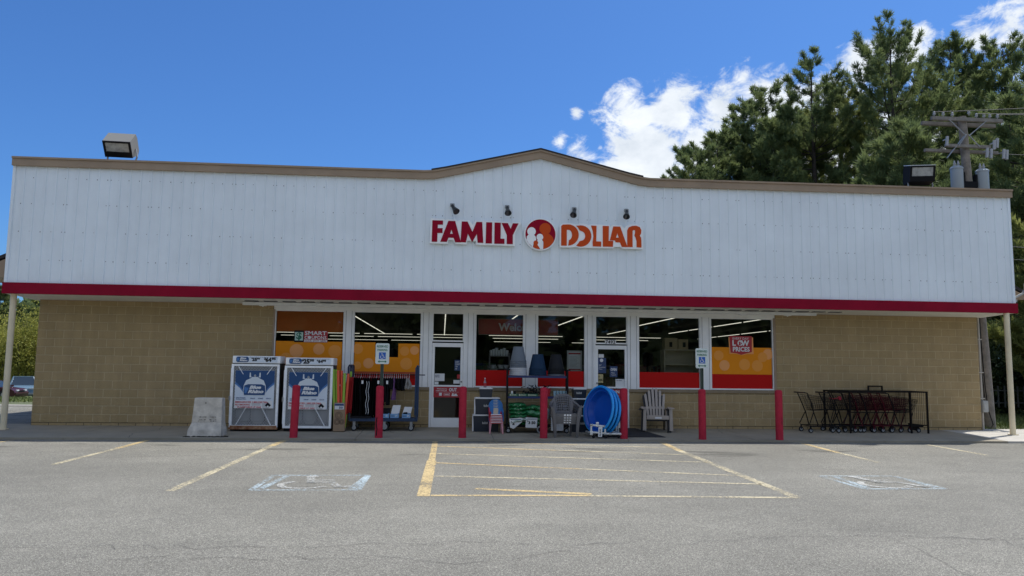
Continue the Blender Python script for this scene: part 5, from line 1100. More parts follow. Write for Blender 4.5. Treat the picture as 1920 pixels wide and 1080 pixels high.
# ---------------- paddling pools on a pipe cart ----------------
PO1=mat('pool_blue',(.004,.085,.46),.3); PO2=mat('pool_blue_sun_bounce',(.012,.30,.78),.3)
dirv=Vector((-.89,-.44,.17)).normalized()
q=dirv.to_track_quat('Z','Y').to_matrix().to_4x4()
rng=random.Random(9)
for i in range(3):
    c=Vector((13.50,-1.92,.65))+(-dirv)*(.105*i)+Vector((0,0,-.012*i))
    b=MB(); b.M=Matrix.Translation(c)@q
    n=72; prof=[(.0,-.20),(.36,-.20),(.385,-.185),(.40,-.15),(.44,-.06),(.455,-.055),(.47,-.05),(.50,-.0),(.515,.012),(.545,.012),(.56,.0),(.56,-.03),(.553,-.03)]
    prof2=[(.553,-.03),(.548,-.008),(.52,.0),(.492,-.03),(.463,-.07),(.44,-.085),(.41,-.16),(.39,-.205),(.36,-.215),(0,-.215)]
    sc=1-.012*i; b.lathe([(r*sc,z) for r,z in prof[:9]],(0,0,0),n,0); b.lathe([(r*sc,z) for r,z in prof[8:]+prof2[1:]],(0,0,0),n,1)  # rim and outside lighter blue: bounced sunlight put into the colour
    # fluted wall
    vs2=[]
    for (vx,vy,vz) in b.v: vs2.append((vx,vy,vz))
    o=root('paddling_pool',tuple(c+Vector((0,0,-.54))),'round blue plastic paddling pool tilted on its edge, %s'%(['front one facing the car park','middle one of the three nested','rear one of the three nested'][i]),'paddling pool','nested blue paddling pools')
    b.build('shell',[PO1,PO2],o,True)
    if i==0:
        b=MB(); b.M=Matrix.Translation(c)@q; 
        p0=[(-.06,-.36),(.0,-.27),(.06,-.36),(.0,-.45)]
        loc=b.M.inverted()@Vector((13.42,-2.3,.36))
        b.prism([(loc.x-.045,loc.y),(loc.x,loc.y+.10),(loc.x+.045,loc.y),(loc.x,loc.y-.10)],-.14,-.135,'z'); b.build('sticker',mat('diamond_sticker',(.28,.30,.33),.4),o)
o=root('pipe_cart',(13.62,-1.95,zs(-1.95)),'low white plastic pipe cart on small casters under the paddling pools','cart')
PV=mat('pvc_white',(.66,.66,.62),.35); zb=zs(-2)
b=MB(); z1=zb+.10; r=.022
for P in ([(13.28,-2.25,z1+.04),(13.72,-2.25,z1)],[(13.72,-2.25,z1),(13.98,-1.9,z1)],[(13.28,-2.25,z1+.02),(13.28,-1.7,z1)],[(13.28,-1.7,z1),(13.98,-1.7,z1)],[(13.98,-1.7,z1),(13.98,-2.2,z1)],[(13.60,-2.25,z1),(13.98,-2.22,z1)],
          [(13.28,-2.25,z1),(13.28,-2.25,zb+.30)],[(13.28,-2.25,zb+.30),(13.60,-2.25,zb+.27)],[(13.60,-2.25,zb+.27),(13.60,-2.25,z1)],[(13.42,-2.25,zb+.285),(13.42,-2.25,zb+.34)],[(13.98,-1.9,z1),(13.98,-1.9,zb+.42)],[(13.98,-1.7,z1),(13.98,-1.7,zb+.42)],[(13.98,-1.9,zb+.42),(13.98,-1.7,zb+.42)]):
    b.cyl(P[0],P[1],r,n=12)
    for p in P: b.cyl((p[0]-.03,p[1],p[2]),(p[0]+.03,p[1],p[2]),r*1.3,n=12)
b.build('pipe_frame',PV,o,True)
for x,y in ((13.34,-2.2),(13.62,-2.24),(13.92,-2.2),(13.92,-1.74)): b=MB(); b.cyl((x,y-.012,zb+.035),(x,y+.012,zb+.035),.035,n=16); b.box(x-.012,x+.012,y-.018,y+.018,zb+.05,z1-.02); b.build('caster',BLK2,o,True)
q=root('price_tag',(13.47,-2.29,zb+.1),'long white tag with a price hanging on the pipe cart','tag'); b=MB(); b.prism([(13.44,zb+.26),(13.53,zb+.27),(13.52,zb+.04),(13.43,zb+.04)],-2.292,-2.288); b.build('tag_card',PAP,q); text('6\n0\n0',13.46,13.495,zb+.06,zb+.22,-2.293,BLK,q,bold=.03)
# ---------------- adirondack chairs ----------------
AD=mat('adirondack_beige',(.40,.345,.29),.55,var=.06,vs=5); ADK=mat('adirondack_dark',(.02,.02,.022),.5)
def adir(x,y,z,label,m):
    o=root('slatted_garden_chair',(x,y,z),label,'chair'); T=Matrix.Translation((x,y,z))@Euler((0,0,R(-10))).to_matrix().to_4x4()
    b=MB(); b.M=T
    for k in range(6):
        yy=-.30+k*.085; zz=.36-.020*k; b.box(-.26,.26,yy,yy+.07,zz-.02,zz,c=.005)
    b.box(-.27,.27,-.335,-.305,.27,.37,c=.006); b.build('seat',m,o)
    b=MB(); b.M=T
    hs=[.62,.71,.76,.76,.71,.62]
    for k in range(6):
        u=(k-2.5)/2.5; x0=u*.17; x1=u*.235; h=hs[k]; w=.031
        p=[(x0-w*.85,.0),(x0+w*.85,.0),(x1+w,h),(x1,h+.035),(x1-w,h-.0)]
        vs=[(px,.20+pz*.42,.24+pz*.98) for px,pz in p]; vs+=[(a,b_+.02,c) for a,b_,c in vs]
        n=5; b.add(vs,[(0,1,2,3,4),(9,8,7,6,5)]+[(i,(i+1)%n,n+(i+1)%n,n+i) for i in range(n)])
    b.box(-.24,.24,.33,.352,.50,.56); b.build('backrest',m,o)
    for s in (-1,1):
        b=MB(); b.M=T; b.prism([(s*.26,-.36),(s*.40,-.36),(s*.405,-.1),(s*.36,.33),(s*.30,.33),(s*.27,.0)],.53,.553,'z'); b.build('arm',m,o)
        b=MB(); b.M=T; b.prism([(-.33,0),(-.25,0),(-.23,.53),(-.33,.53)],s*.30-.018,s*.30+.018,'x'); b.prism([(s*.29,.0),(s*.37,0),(s*.35,.53),(s*.28,.53)],-.335,-.315,'y'); b.build('leg',m,o)
        b=MB(); b.M=T; b.prism([(.30,0),(.38,0),(.30,.53),(.22,.53)],s*.27-.016,s*.27+.016,'x'); b.build('leg',m,o)
    return o
adir(15.21,-.62,zs(-.7),'dark slatted garden chair hidden under the beige one it is stacked with',ADK)
ob=adir(15.24,-.70,zs(-.7)+.045,'beige slatted garden chair with a fan back, right of the mat',AD); b=MB(); b.M=Matrix.Translation((15.24,-.70,zs(-.7)+.045))@Euler((0,0,R(-10))).to_matrix().to_4x4(); b.box(-.06,.10,-.20,-.14,.345,.349); b.box(-.07,.09,-.340,-.336,.29,.33); b.build('paper_label',PAP,ob)
b=MB(); y0,y1=-1.95,-.05; b.add([(13.5,y0,zs(y0)+.012),(15.1,y0,zs(y0)+.012),(14.85,y1,zs(y1)+.012),(13.7,y1,zs(y1)+.012),(13.5,y0,zs(y0)),(15.1,y0,zs(y0)),(14.85,y1,zs(y1)),(13.7,y1,zs(y1))],[(0,1,2,3),(0,4,5,1),(1,5,6,2),(2,6,7,3),(3,7,4,0)]); tag(b.build('door_mat',mat('mat_rubber',(.018,.018,.02),.9)),'dark rubber mat lying in front of the right door','mat')
# ---------------- shopping carts ----------------
CK=mat('cart_black_wire',(.012,.011,.011),.6,spec=.1); CR=mat('cart_red_wire',(.075,.007,.013),.6,spec=.1); CH=mat('cart_handle_black',(.02,.015,.015),.4)
def scart(x,y,z,m,label):
    """handle at x, basket nose towards +x"""
    o=root('shopping_cart',(x+.4,y,z),label,'shopping cart','shopping carts nested beside the wall'); W=.25
    def L(t,s): # basket corner lines: t 0 rear .. 1 nose
        return None
    top=lambda t:(x+.10+.80*t,.95-.12*t,W-.05*t); bot=lambda t:(x+.24+.60*t,.55+.03*t,W-.09-.03*t)
    b=MB(); r=.0055
    for s in (-1,1):
        for k in range(13):
            t=k/12; a=top(t); c=bot(t); b.bar((a[0],y+s*a[2],z+a[1]),(c[0],y+s*c[2],z+c[1]),r)
        for k in range(8):
            f=k/7; A=[tuple(top(t)[j]*(1-f)+bot(t)[j]*f for j in range(3)) for t in (0,1)]; b.bar((A[0][0],y+s*A[0][2],z+A[0][1]),(A[1][0],y+s*A[1][2],z+A[1][1]),r if k not in(0,7) else .009)
    for k in range(7):
        f=k/6; a=tuple(top(1)[j]*(1-f)+bot(1)[j]*f for j in range(3)); b.bar((a[0],y-a[2],z+a[1]),(a[0],y+a[2],z+a[1]),r); a=bot(f); b.bar((a[0],y-a[2],z+a[1]),(a[0],y+a[2],z+a[1]),r)
    for k in range(9):
        u=-1+k*.25; a=top(1);c=bot(1); b.bar((a[0],y+u*a[2],z+a[1]),(c[0],y+u*c[2],z+c[1]),r); c2=bot(0); b.bar((c[0],y+u*c[2],z+c[1]),(c2[0],y+u*c2[2],z+c2[1]),r); a=top(0); b.bar((a[0],y+u*a[2],z+a[1]),(c2[0],y+u*c2[2],z+c2[1]),r)
    b.build('basket',m,o)
    b=MB(); 
    for s in (-1,1):
        b.tube([(x-.02,y+s*(W+.02),z+1.0),(x+.06,y+s*(W+.02),z+.985),(x+.17,y+s*(W+.01),z+.72),(x+.24,y+s*(W-.03),z+.50),(x+.33,y+s*W,z+.20),(x+.30,y+s*W,z+.16)],.015,6)
        b.tube([(x+.24,y+s*(W-.03),z+.52),(x+.10,y+s*(W+.02),z+.22),(x+.12,y+s*(W+.02),z+.17),(x+.95,y+s*(W-.06),z+.16)],.012,6); b.tube([(x+.80,y+s*(W-.10),z+.56),(x+.66,y+s*(W-.07),z+.17)],.010,6)
    b.bar((x+.12,y-W,z+.17),(x+.12,y+W,z+.17),.018); b.bar((x+.93,y-W+.06,z+.16),(x+.93,y+W-.06,z+.16),.018)
    b.build('frame',m,o)
    b=MB(); b.cyl((x-.02,y-W-.03,z+1.0),(x-.02,y+W+.03,z+1.0),.018,n=10); b.build('handle',CH,o)
    for xx,s in ((.13,-1),(.13,1),(.90,-1),(.90,1)):
        ww=(W+.01) if xx<.5 else W-.07; b=MB(); b.cyl((x+xx,y+s*ww-.014,z+.06),(x+xx,y+s*ww+.014,z+.06),.06,n=18); w=b.build('wheel',BLK2,o,True); b=MB(); b.cyl((x+xx,y+s*ww-.0175,z+.06),(x+xx,y+s*ww-.0145,z+.06),.036,n=12); b.build('hub',WHL,w); b=MB(); b.bar((x+xx,y+s*ww-.02,z+.06),(x+xx,y+s*ww-.02,z+.165),.02,.005); b.bar((x+xx,y+s*ww+.02,z+.06),(x+xx,y+s*ww+.02,z+.165),.02,.005); b.build('fork',m,w)
    return o
spec=[(18.98,-.72,0,'black shopping cart standing apart at the left end of the row'),(19.62,-.60,0,'black shopping cart, second from the left'),(20.0,-.50,0,'black shopping cart, third from the left, at the corral mouth'),(20.26,-.52,1,'dark red shopping cart, leftmost of the red ones'),(20.5,-.5,0,'black shopping cart nested between the red ones'),(20.76,-.52,1,'dark red shopping cart, second of the red ones'),(21.0,-.52,1,'dark red shopping cart, rightmost of the red ones'),(21.24,-.52,0,'black shopping cart, front of the nested row')]
protos={}
z=zs(-.5)
for x,y,r,lb in spec:
    if r not in protos: protos[r]=(scart(x,y,z,CR if r else CK,lb),x,y)
    else: p,px,py=protos[r]; clone(p,(x-px,y-py,0),label=lb)
o=root('red_bag',(19.95,-.62,z+.75),'small bright red plastic piece hooked on a shopping cart handle','plastic bag')
b=MB(); b.lathe([(0,0),(.035,.02),(.045,.06),(.03,.10),(0,.11)],(20.0,-.78,z+.80),12); b.build('bag',mat('bright_red_plastic',(.45,.01,.04),.4),o,True); b=MB(); b.tube([(19.72,-.8,z+.86),(19.85,-.78,z+.84),(20.0,-.78,z+.88)],.014,6); b.build('strap',MATS['bright_red_plastic'],o)
# black corral frame
o=root('cart_corral',(21.1,-.45,zs(-.45)),'black steel corral frame around the nested shopping carts with a hoop on top','cart corral'); m=mat('corral_black',(.010,.008,.007),.65,spec=.1)
b=MB(); x0,x1,y0,y1=19.93,22.30,-.86,-.12; zt=z+1.02
for x,y in ((x0,y1),(20.22,y0),(21.85,y0),(x1,y0),(x1,y1)): b.box(x-.018,x+.018,y-.018,y+.018,zs(y),zt)
b.box(x0-.02,x1+.02,y1-.02,y1+.02,zt,zt+.035); b.box(20.2,x1+.02,y0-.02,y0+.02,zt,zt+.035); b.box(x0-.02,x0+.02,y0+.3,y1,zt,zt+.03); b.box(x1-.02,x1+.02,y0+.02,y1-.02,zt,zt+.035); b.bar((x0,y0+.3,zt+.015),(20.22,y0,zt+.015),.03)
b.box(20.25,21.83,y0-.012,y0+.012,z+.50,z+.525); b.box(21.87,x1,y0-.012,y0+.012,z+.18,z+.21); b.box(21.87,x1-.02,y1-.01,y1+.01,z+.5,z+.525)
b.build('frame',m,o)
b=MB(); 
for a in ((21.14,21.175,zt+.035,zt+.16),(21.52,21.555,zt+.035,zt+.16),(21.175,21.52,zt+.125,zt+.16)): b.box(a[0],a[1],y1-.015,y1+.015,a[2],a[3])
b.build('top_hoop',m,o)
b=MB()
for k in range(22): zz=z+.25+k*.035; b.box(21.9,x1-.025,y1-.003,y1+.003,zz,zz+.006)
for k in range(9): yy=y0+.06+k*.08; b.box(x1-.003,x1+.003,yy,yy+.006,z+.2,zt)
for xx in (22.0,22.15): b.box(xx,xx+.008,y1-.006,y1-.001,z+.2,zt)
b.build('wire_panel',m,o)
b=MB(); b.prism([(21.9,z+.24),(22.28,z+.20),(22.28,z+.14),(22.15,z+.13),(22.1,z+.04),(21.95,z+.08)],-.7,-.62); b.build('bumper_plate',m,o)
# ---------------- utility pole behind the right corner ----------------
o=root('utility_pole',(26.35,2.35,0),'weathered wooden utility pole with two crossarm pairs and two grey transformers behind the right corner','utility pole')
WD=mat('pole_wood',(.24,.205,.17),.9,var=.3,vs=5,bump=.5,bs=20); ARM=mat('arm_wood',(.24,.215,.185),.9,var=.2,vs=6); TRF=mat('transformer_grey',(.34,.37,.38),.4); PORC=mat('porcelain_grey',(.38,.38,.38),.3); px,py=26.35,2.35
b=MB(); n=14
b.tube([(px,py,-.3),(px-.06,py,2),(px-.18,py,5),(px-.36,py,9.62)],[.20,.18,.155,.118],18); b.build('pole',WD,o,True); px-=.34
for zc,yy in ((9.48,-.16),(9.42,.16)): b=MB(); b.box(px-1.15+ (0 if yy<0 else -.12),px+1.2,py+yy-.05,py+yy+.05,zc-.06,zc+.06,c=.01); b.build('crossarm',ARM,o)
for zc,yy,x0,x1 in ((8.62,-.17,-.75,.75),(8.55,.17,-1.2,1.25)): b=MB(); b.box(px+x0,px+x1,py+yy-.05,py+yy+.05,zc-.05,zc+.05,c=.01); b.build('crossarm',ARM,o)
for s in (-1,1): b=MB(); b.bar((px+s*.62,py-.22,9.44),(px+s*.05,py-.18,8.95),.045,.02); b.bar((px+s*.35,py-.23,8.6),(px+s*.03,py-.18,9.0),.04,.02); b.build('brace',MATS['galvanised'],o)
b=MB(); b.bar((px-.75,py-.23,8.2),(px-.1,py-.18,8.95),.035,.02)
b.build('brace',MATS['galvanised'],o)
for x,z in ((-1.05,9.54),(-.75,9.54),(-.45,9.54),(.35,9.54),(.6,9.54),(.8,9.54),(1.05,9.54),(.1,9.62)):
    b=MB(); b.lathe([(0,0),(.012,.0),(.012,.05),(.04,.05),(.045,.08),(.03,.10),(.04,.12),(.02,.16),(0,.16)],(px+x,py-.16,z),10); b.build('insulator',PORC,o,True)
for x,z in ((.55,8.4),(.68,8.38),(1.1,8.38),(1.2,8.36),(-.75,8.72),(.8,8.66),(.9,8.72)): b=MB(); b.cyl((px+x,py-.26,z-.14),(px+x+.03,py-.26,z+.16),.045,n=10); b.box(px+x-.02,px+x+.02,py-.26,py-.1,z+.06,z+.09); b.build('fuse_cutout',PORC,o,True)
for s,dz in ((-1,0),(1,-.06)):
    x=px+.05+s*.42; b=MB(); b.lathe([(0,0),(.17,0),(.18,.02),(.18,.66),(.195,.665),(.195,.70),(.15,.75),(0,.77)],(x,py-.12,7.22+dz),24); t=b.build('transformer',TRF,o,True)
    b=MB(); 
    for dx in (-.06,.06): b.lathe([(.0,.74),(.03,.74),(.05,.78),(.03,.81),(.045,.84),(.025,.88),(.02,.94),(0,.95)],(x+dx,py-.12,7.22+dz),10)
    b.build('bushing',PORC,t,True); b=MB(); b.box(x-s*.22-.03,x-s*.22+.03,py-.16,py-.02,7.4+dz,7.8+dz); b.build('hanger_bracket',BLK,t)
b=MB(); b.box(px-.24,px+.24,py-.2,py-.13,7.30,7.50); b.build('mount_band',BLK,o)
def wire(p,q,sag,r,label,grp='power lines from the utility pole'):
    p=Vector(p);q=Vector(q); P=[]
    for i in range(17): t=i/16; v=p+(q-p)*t; v.z-=sag*4*t*(1-t); P.append(v)
    b=MB(); b.tube(P,r,5); tag(b.build('power_line',mat('wire_alu',(.06,.06,.06),.7)),label,'power line',grp)
wire((px-1.05,py-.16,9.68),(48,-4,11.4),.5,.012,'power line leaving the left end of the top crossarm to the right'); wire((px+.35,py-.16,9.68),(48,-2.6,11.3),.6,.012,'power line leaving the middle of the top crossarm to the right'); wire((px+1.05,py-.16,9.68),(48,-1.8,11.2),.5,.012,'power line leaving the right end of the top crossarm')
wire((px+1.2,py+.1,8.5),(48,0,9.6),.5,.010,'power line leaving the lower crossarm to the right'); wire((px,py,5.6),(48,2,5.3),.25,.011,'upper of two thin low cables running right behind the siding'); wire((px,py,5.2),(48,2,4.95),.25,.009,'lower of two thin low cables running right behind the siding')
# ---------------- vegetation ----------------
def blades(cen,dirs,n,ln,w,spread,rs,nz=0):
    """n narrow needle triangles round each centre; returns verts, faces"""
    N_=len(cen); c=np.repeat(cen,n,axis=0); d=np.repeat(dirs,n,axis=0); v=d+rs.normal(0,spread,(N_*n,3)); v/=np.linalg.norm(v,axis=1)[:,None]
    L=ln*rs.uniform(.6,1.2,(N_*n,1)); s=np.cross(v,rs.normal(0,1,(N_*n,3))); s/=np.linalg.norm(s,axis=1)[:,None]; off=rs.normal(0,nz,(N_*n,3)) if nz else 0
    W_=w*rs.uniform(.7,1.3,(N_*n,1)); base=c+off
    a=base-s*W_*.6; b=base+s*W_*.6; m=base+v*L*.55+s*W_; m2=base+v*L*.55-s*W_; t=base+v*L
    V=np.stack([a,b,m,t,m2],1).reshape(-1,3); F=np.arange(N_*n*5).reshape(-1,5); return V,F
def npmesh(name,V,F,m,parent=None):
    me=bpy.data.meshes.new(name); k=F.shape[1]; me.vertices.add(len(V)); me.vertices.foreach_set('co',V.astype(np.float32).ravel()); me.loops.add(F.size); me.loops.foreach_set('vertex_index',F.astype(np.int32).ravel()); me.polygons.add(len(F)); me.polygons.foreach_set('loop_start',np.arange(0,F.size,k,dtype=np.int32)); me.polygons.foreach_set('loop_total',np.full(len(F),k,dtype=np.int32)); me.update(calc_edges=True); me.materials.append(m)
    ob=bpy.data.objects.new(name,me); COL.objects.link(ob)
    if parent: attach(ob,parent)
    return ob
def pine(x,y,h,rad,cb,seed,label,m=PINE,dens=1.0,lean=0,up=.55,gap=.25,nb=7,extra=0):
    """white pine: rising limbs in loose whorls, needle tufts along their outer halves"""
    r=random.Random(seed); rs=np.random.RandomState(seed); z0=gz(x,y)-.2
    o=root('pine_tree',(x,y,z0),label,'pine tree','tall pines behind the store')
    tr=MB(); P=[];rad0=.018*h*.8
    for i in range(9): t=i/8; P.append((x+lean*t*t*h*.1+r.uniform(-.12,.12)*(1 if 0<i<8 else 0),y+r.uniform(-.1,.1),z0+h*.97*t))
    R_=[max(.03,rad0*(1-t/8)**.8) for t in range(9)]; tr.tube(P,R_,9)
    def ax(z): 
        t=max(0,min(.999,(z-z0)/(h*.97)))*8; i=int(t); f=t-i; return Vector(P[i])*(1-f)+Vector(P[i+1])*f
    C=[];Dn=[]
    z=z0+h*cb
    # bare dead stubs below the crown
    for k in range(9): zz=z0+h*r.uniform(.2,cb); a=r.uniform(0,6.28); p=ax(zz); L=r.uniform(.8,2.4); tr.tube([p,p+Vector((math.cos(a)*L,math.sin(a)*L,L*.1))],[.03,.01],4)
    while z<z0+h*.985:
        t=(z-z0-h*cb)/(h*(1-cb)); prof=(math.sin(min(1,t*1.5+.28)*math.pi*.5))*(1-t)**.75*1.25+.10
        n=r.randint(nb-3,nb-1) 
        a0=r.uniform(0,6.28)
        for k in range(n):
            if r.random()<gap+(.25 if t<.3 and h>20 else 0): continue
            a=a0+k*2*math.pi/n+r.uniform(-.35,.35); L=rad*prof*r.uniform(.6,1.25); p=ax(z+r.uniform(-.3,.3)); u=up*(.45+.9*t)+r.uniform(-.12,.15)
            d=Vector((math.cos(a),math.sin(a),0)); pts=[]
            K=6
            for i in range(K+1): s=i/K; pts.append(p+d*L*s*(1-.12*s*u)+Vector((r.uniform(-.06,.06),r.uniform(-.06,.06),L*(u*s*s*.9+.10*s)+r.uniform(-.05,.05))))
            br=max(.02,.035*L*.35); tr.tube(pts,[br*(1-.8*i/K) for i in range(K+1)],4)
            # side twigs
            nt_=int(L*6.0*dens)+4
            for q in range(nt_):
                s=r.uniform(.14,1.0)**.55; i=min(K-1,int(s*K)); f=s*K-i; c=pts[i]*(1-f)+pts[i+1]*f
                sd=Vector((-d.y,d.x,0))*r.choice((-1,1)); tw=(1.15-s)*L*.26*r.uniform(.2,1)+.15
                dir_=(sd*r.uniform(.5,1)+d*r.uniform(.3,.9)+Vector((0,0,r.uniform(.1,.8)))).normalized()
                m_=max(1,int(tw/.28))
                for w in range(m_+1):
                    cc=c+dir_*tw*(w+.4)/(m_+.4)+Vector((0,0,.05*w)); C.append(tuple(cc)); Dn.append(tuple((dir_*.7+Vector((0,0,.75))).normalized()))
            C.append(tuple(pts[-1])); Dn.append((d.x*.5,d.y*.5,.8))
        z+=r.uniform(.62,1.15)*(1 if h>15 else .6)
    tr.build('trunk',BARK,o,True)
    C=np.array(C);Dn=np.array(Dn); 
    V,F=blades(C,Dn,13,.40,.020,.52,rs,.05); npmesh('crown',V,F,m,o)
    return o,len(F)
PT=[(26.1,39,15.6,2.4,.5,'tiny pine top peeping over the roof, leftmost of all',PINE,1.0,.4),
 (27.6,40,16.6,3.2,.35,'small pine at the far left of the group, low beside the roof peak',PINE2,1.0,.4),
 (29.2,37,19.6,3.6,.36,'slender dark pine, second from the left of the group, just right of the big cloud',PINE,1.1,.5),
 (31.6,39,21.0,4.2,.33,'broad dense pine, third from the left of the group',PINE,1.25,.5),
 (30.5,43,20.6,3.6,.4,'pine behind the slender one, showing to its right',PINE,1.2,.5),
 (34.9,36,21.2,3.6,.45,'airy pine in front of the narrow topped one',PINE,1.1,.5),
 (39.6,43,24.4,4.2,.4,'pine filling the space right of the tall thin one',PINE,1.1,.6),
 (34.2,42,22.6,3.8,.46,'pine with a narrow top behind the broad dense one',PINE,1.15,.5),
 (36.2,40,25.2,4.6,.46,'spreading pine with bare trunk low down, left of the tall thin one',PINE,1.05,.6),
 (38.3,36,26.6,3.8,.50,'tall thin pine with a dark domed top and a long visible trunk',PINE,.95,.6),
 (42.6,45,25.6,4.2,.48,'open pine between the thin one and the tallest',PINE2,.9,.6),
 (43.0,33,27.2,5.2,.40,'tallest pine, with many upright candelabra tips',PINE,1.2,.95),
 (46.4,39,27.4,4.6,.42,'pine between the tallest one and the dark conical one',PINE,1.15,.6),
 (41.0,37,24.6,3.6,.42,'feathery pine just left of the tallest one',PINE2,1.1,.6),
 (35.9,44,25.4,3.8,.42,'pine rising behind the spreading one',PINE,1.1,.5),
 (49.8,36,28.4,4.8,.40,'dark conical pine right of the tallest one',PINE,1.35,.6),
 (52.3,33.5,27.6,5.0,.34,'tall pine behind the utility pole with wide upswept limbs',PINE,1.25,.8),
 (50.6,26,22.4,5.2,.22,'pine at the right edge of the picture with yellowish drooping limbs',PINE2,1.1,.4)]
tot=0
for i,(x,y,h,rd,cb,lb,m,dn,up) in enumerate(PT):
    o,n=pine(x,y,h,rd,cb,i+19,lb,m,dn,0,up,gap=.26 if i in(9,5,2) else .13,nb=8); tot+=n
# lower, nearer pines and a filling row further back
for i,(x,y,h,rd,cb,lb,m) in enumerate(((39.2,30,15.4,3.2,.30,'lower yellow green pine in front of the thin tall one',PINE2),
   (47.2,31,18.5,4.6,.24,'middle height dark pine left of the utility pole top',PINE),(33.0,6.5,9.2,2.6,.10,'light green pine just right of the store, reaching to the siding',PINE2),(31.4,14,13.5,3.4,.10,'dark pine behind the light green one right of the store',PINE),(37.6,13,16.0,4.2,.08,'dark pine at the right edge behind the canopy post',PINE),
   (35.2,20,15.0,4.0,.06,'dark dense pine filling the gap right of the utility pole',PINE),(29.4,20,11.0,3.2,.06,'dark low pine behind the utility pole foot',PINE),(41,19,17,4.2,.08,'dark pine further right behind the edge of the picture',PINE),(32.2,27,12.0,3.6,.05,'dark bushy pine in the shade behind the low ones',PINE))):
    o,n=pine(x,y,h,rd,cb,i+60,lb,m,1.15,0,.35,gap=.12,nb=8); tot+=n
for i,(x,y,h,lb) in enumerate(((64,52,33,'far back, near the right picture edge'),(57,44,29,'behind the two rightmost tall pines'),(56,24,22,'outside the right picture edge, taller'),(60,16,20,'outside the right picture edge, shorter'))):
    o,n=pine(x,y,h,5.0,.2,i+90,'dark pine of the back row, '+lb,PINE,.9,0,.5,gap=.12,nb=7); tot+=n
print('pine faces',tot)
# spring bushes on the left
def bush(x,y,h,rad,seed,label,m=SPRING,n=2600,cat='bush'):
    r=random.Random(seed); rs=np.random.RandomState(seed); z0=gz(x,y)-.05; o=root('leafy_bush',(x,y,z0),label,cat,'bushes beyond the side lot')
    b=MB(); tips=[]
    for k in range(16):
        a=r.uniform(0,6.28); L=h*r.uniform(.55,.95); q=r.uniform(.15,.9)*rad; p=Vector((x,y,z0)); e=Vector((x+math.cos(a)*q,y+math.sin(a)*q,z0+L)); mid=(p+e)/2+Vector((r.uniform(-.3,.3),r.uniform(-.3,.3),.3)); b.tube([p,mid,e],[.06,.04,.012],5); tips+=[mid,e,(mid+e)/2,(mid*.6+e*.4),(p*.4+mid*.6)]
    b.build('stem',BARKG,o)
    T=np.array([tuple(t) for t in tips]); c=T[rs.randint(0,len(T),n)]+rs.normal(0,1,(n,3))*np.array([rad*.22,rad*.22,h*.09]); c[:,2]=np.maximum(c[:,2],z0+.1)
    d=rs.normal(0,1,(n,3)); d/=np.linalg.norm(d,axis=1)[:,None]; V,F=blades(c,d,4,.16,.05,.8,rs,.12); npmesh('leaves',V,F,m,o)
for i,(x,y,h,rd,lb) in enumerate(((-35,57,6.5,2.6,'yellow green bush at the left picture edge'),(-31.6,56,7.2,2.6,'yellow green bush behind the blue car'),(-28.4,55,8.4,2.6,'bright bush tallest, touching the store wall edge'),(-25,57,7.5,2.6,'yellow green bush hidden behind the store corner'),(-39,60,7,2.8,'yellow green bush outside the left edge'))): bush(x,y,h,rd,i+3,lb,n=4200)
for i,(x,y,h,lb) in enumerate(((-43,82,9.5,'left'),(-39,80,11.5,'second'),(-35.5,84,10.5,'third'),(-32,82,9.5,'fourth'),(-47,84,12,'fifth'))): pine(x,y,h+1.5,3.2,.05,i+150,'dark conifer behind the bushes on the left, %s one'%lb,PINE,1.2,0,.3,gap=.05,nb=8)
# hills with far woods
def ridge(name,x0,x1,yc,w,hh,seed,m):
    rs=np.random.RandomState(seed); b=MB(); n=60; k=8; vs=[]
    for i in range(n+1):
        x=x0+(x1-x0)*i/n; h=hh*(.75+.25*math.sin(i*.21+seed)+.12*math.sin(i*.57+2*seed))
        for j in range(k+1): t=j/k; vs.append((x,yc-w+2*w*t,-3+(h+3)*math.sin(math.pi*t)))
    fs=[(i*(k+1)+j,(i+1)*(k+1)+j,(i+1)*(k+1)+j+1,i*(k+1)+j+1) for i in range(n) for j in range(k)]; b.add(vs,fs); me=bpy.data.meshes.new(name); me.from_pydata(b.v,[],b.f); me.materials.append(m); o=bpy.data.objects.new(name,me); COL.objects.link(o); struct(o)
    return vs
HILL=mat('hill_floor',(.03,.045,.02),.95,col2=(.06,.08,.03),vs=.05)
def woods(vs,n,seed,label,hs=6,front=None):
    rs=np.random.RandomState(seed); A=np.array(vs); idx=rs.randint(0,len(A),n); base=A[idx]+rs.normal(0,2.5,(n,3))*np.array([1,1,.1]); k=34
    t=rs.uniform(0,1,(n,k)); H=rs.uniform(.7,1.3,(n,1))*hs; a=rs.uniform(0,6.28,(n,k)); rr_=(1-t)**.8*hs*.24*rs.uniform(.5,1,(n,k))
    P=np.stack([base[:,0:1]+np.cos(a)*rr_,base[:,1:2]+np.sin(a)*rr_,base[:,2:3]+t*H+.5],-1).reshape(-1,3); d=np.stack([np.cos(a),np.sin(a),np.full_like(a,.5)],-1).reshape(-1,3)
    V,F=blades(P,d,3,hs*.22,hs*.05,.5,rs,hs*.03); o=npmesh('far_woods',V,F,PINE); tag(o,label,'woods',kind='stuff')
v=ridge('hill',-420,60,260,70,25,3,HILL); woods([p for p in v if p[1]<275 and p[2]>-1],1500,7,'far wooded hillside beyond the side lot on the left')
v=ridge('hill',-300,300,-140,40,17,5,HILL); woods([p for p in v if p[2]>0],700,8,'wooded ridge across the road behind the viewer',8)
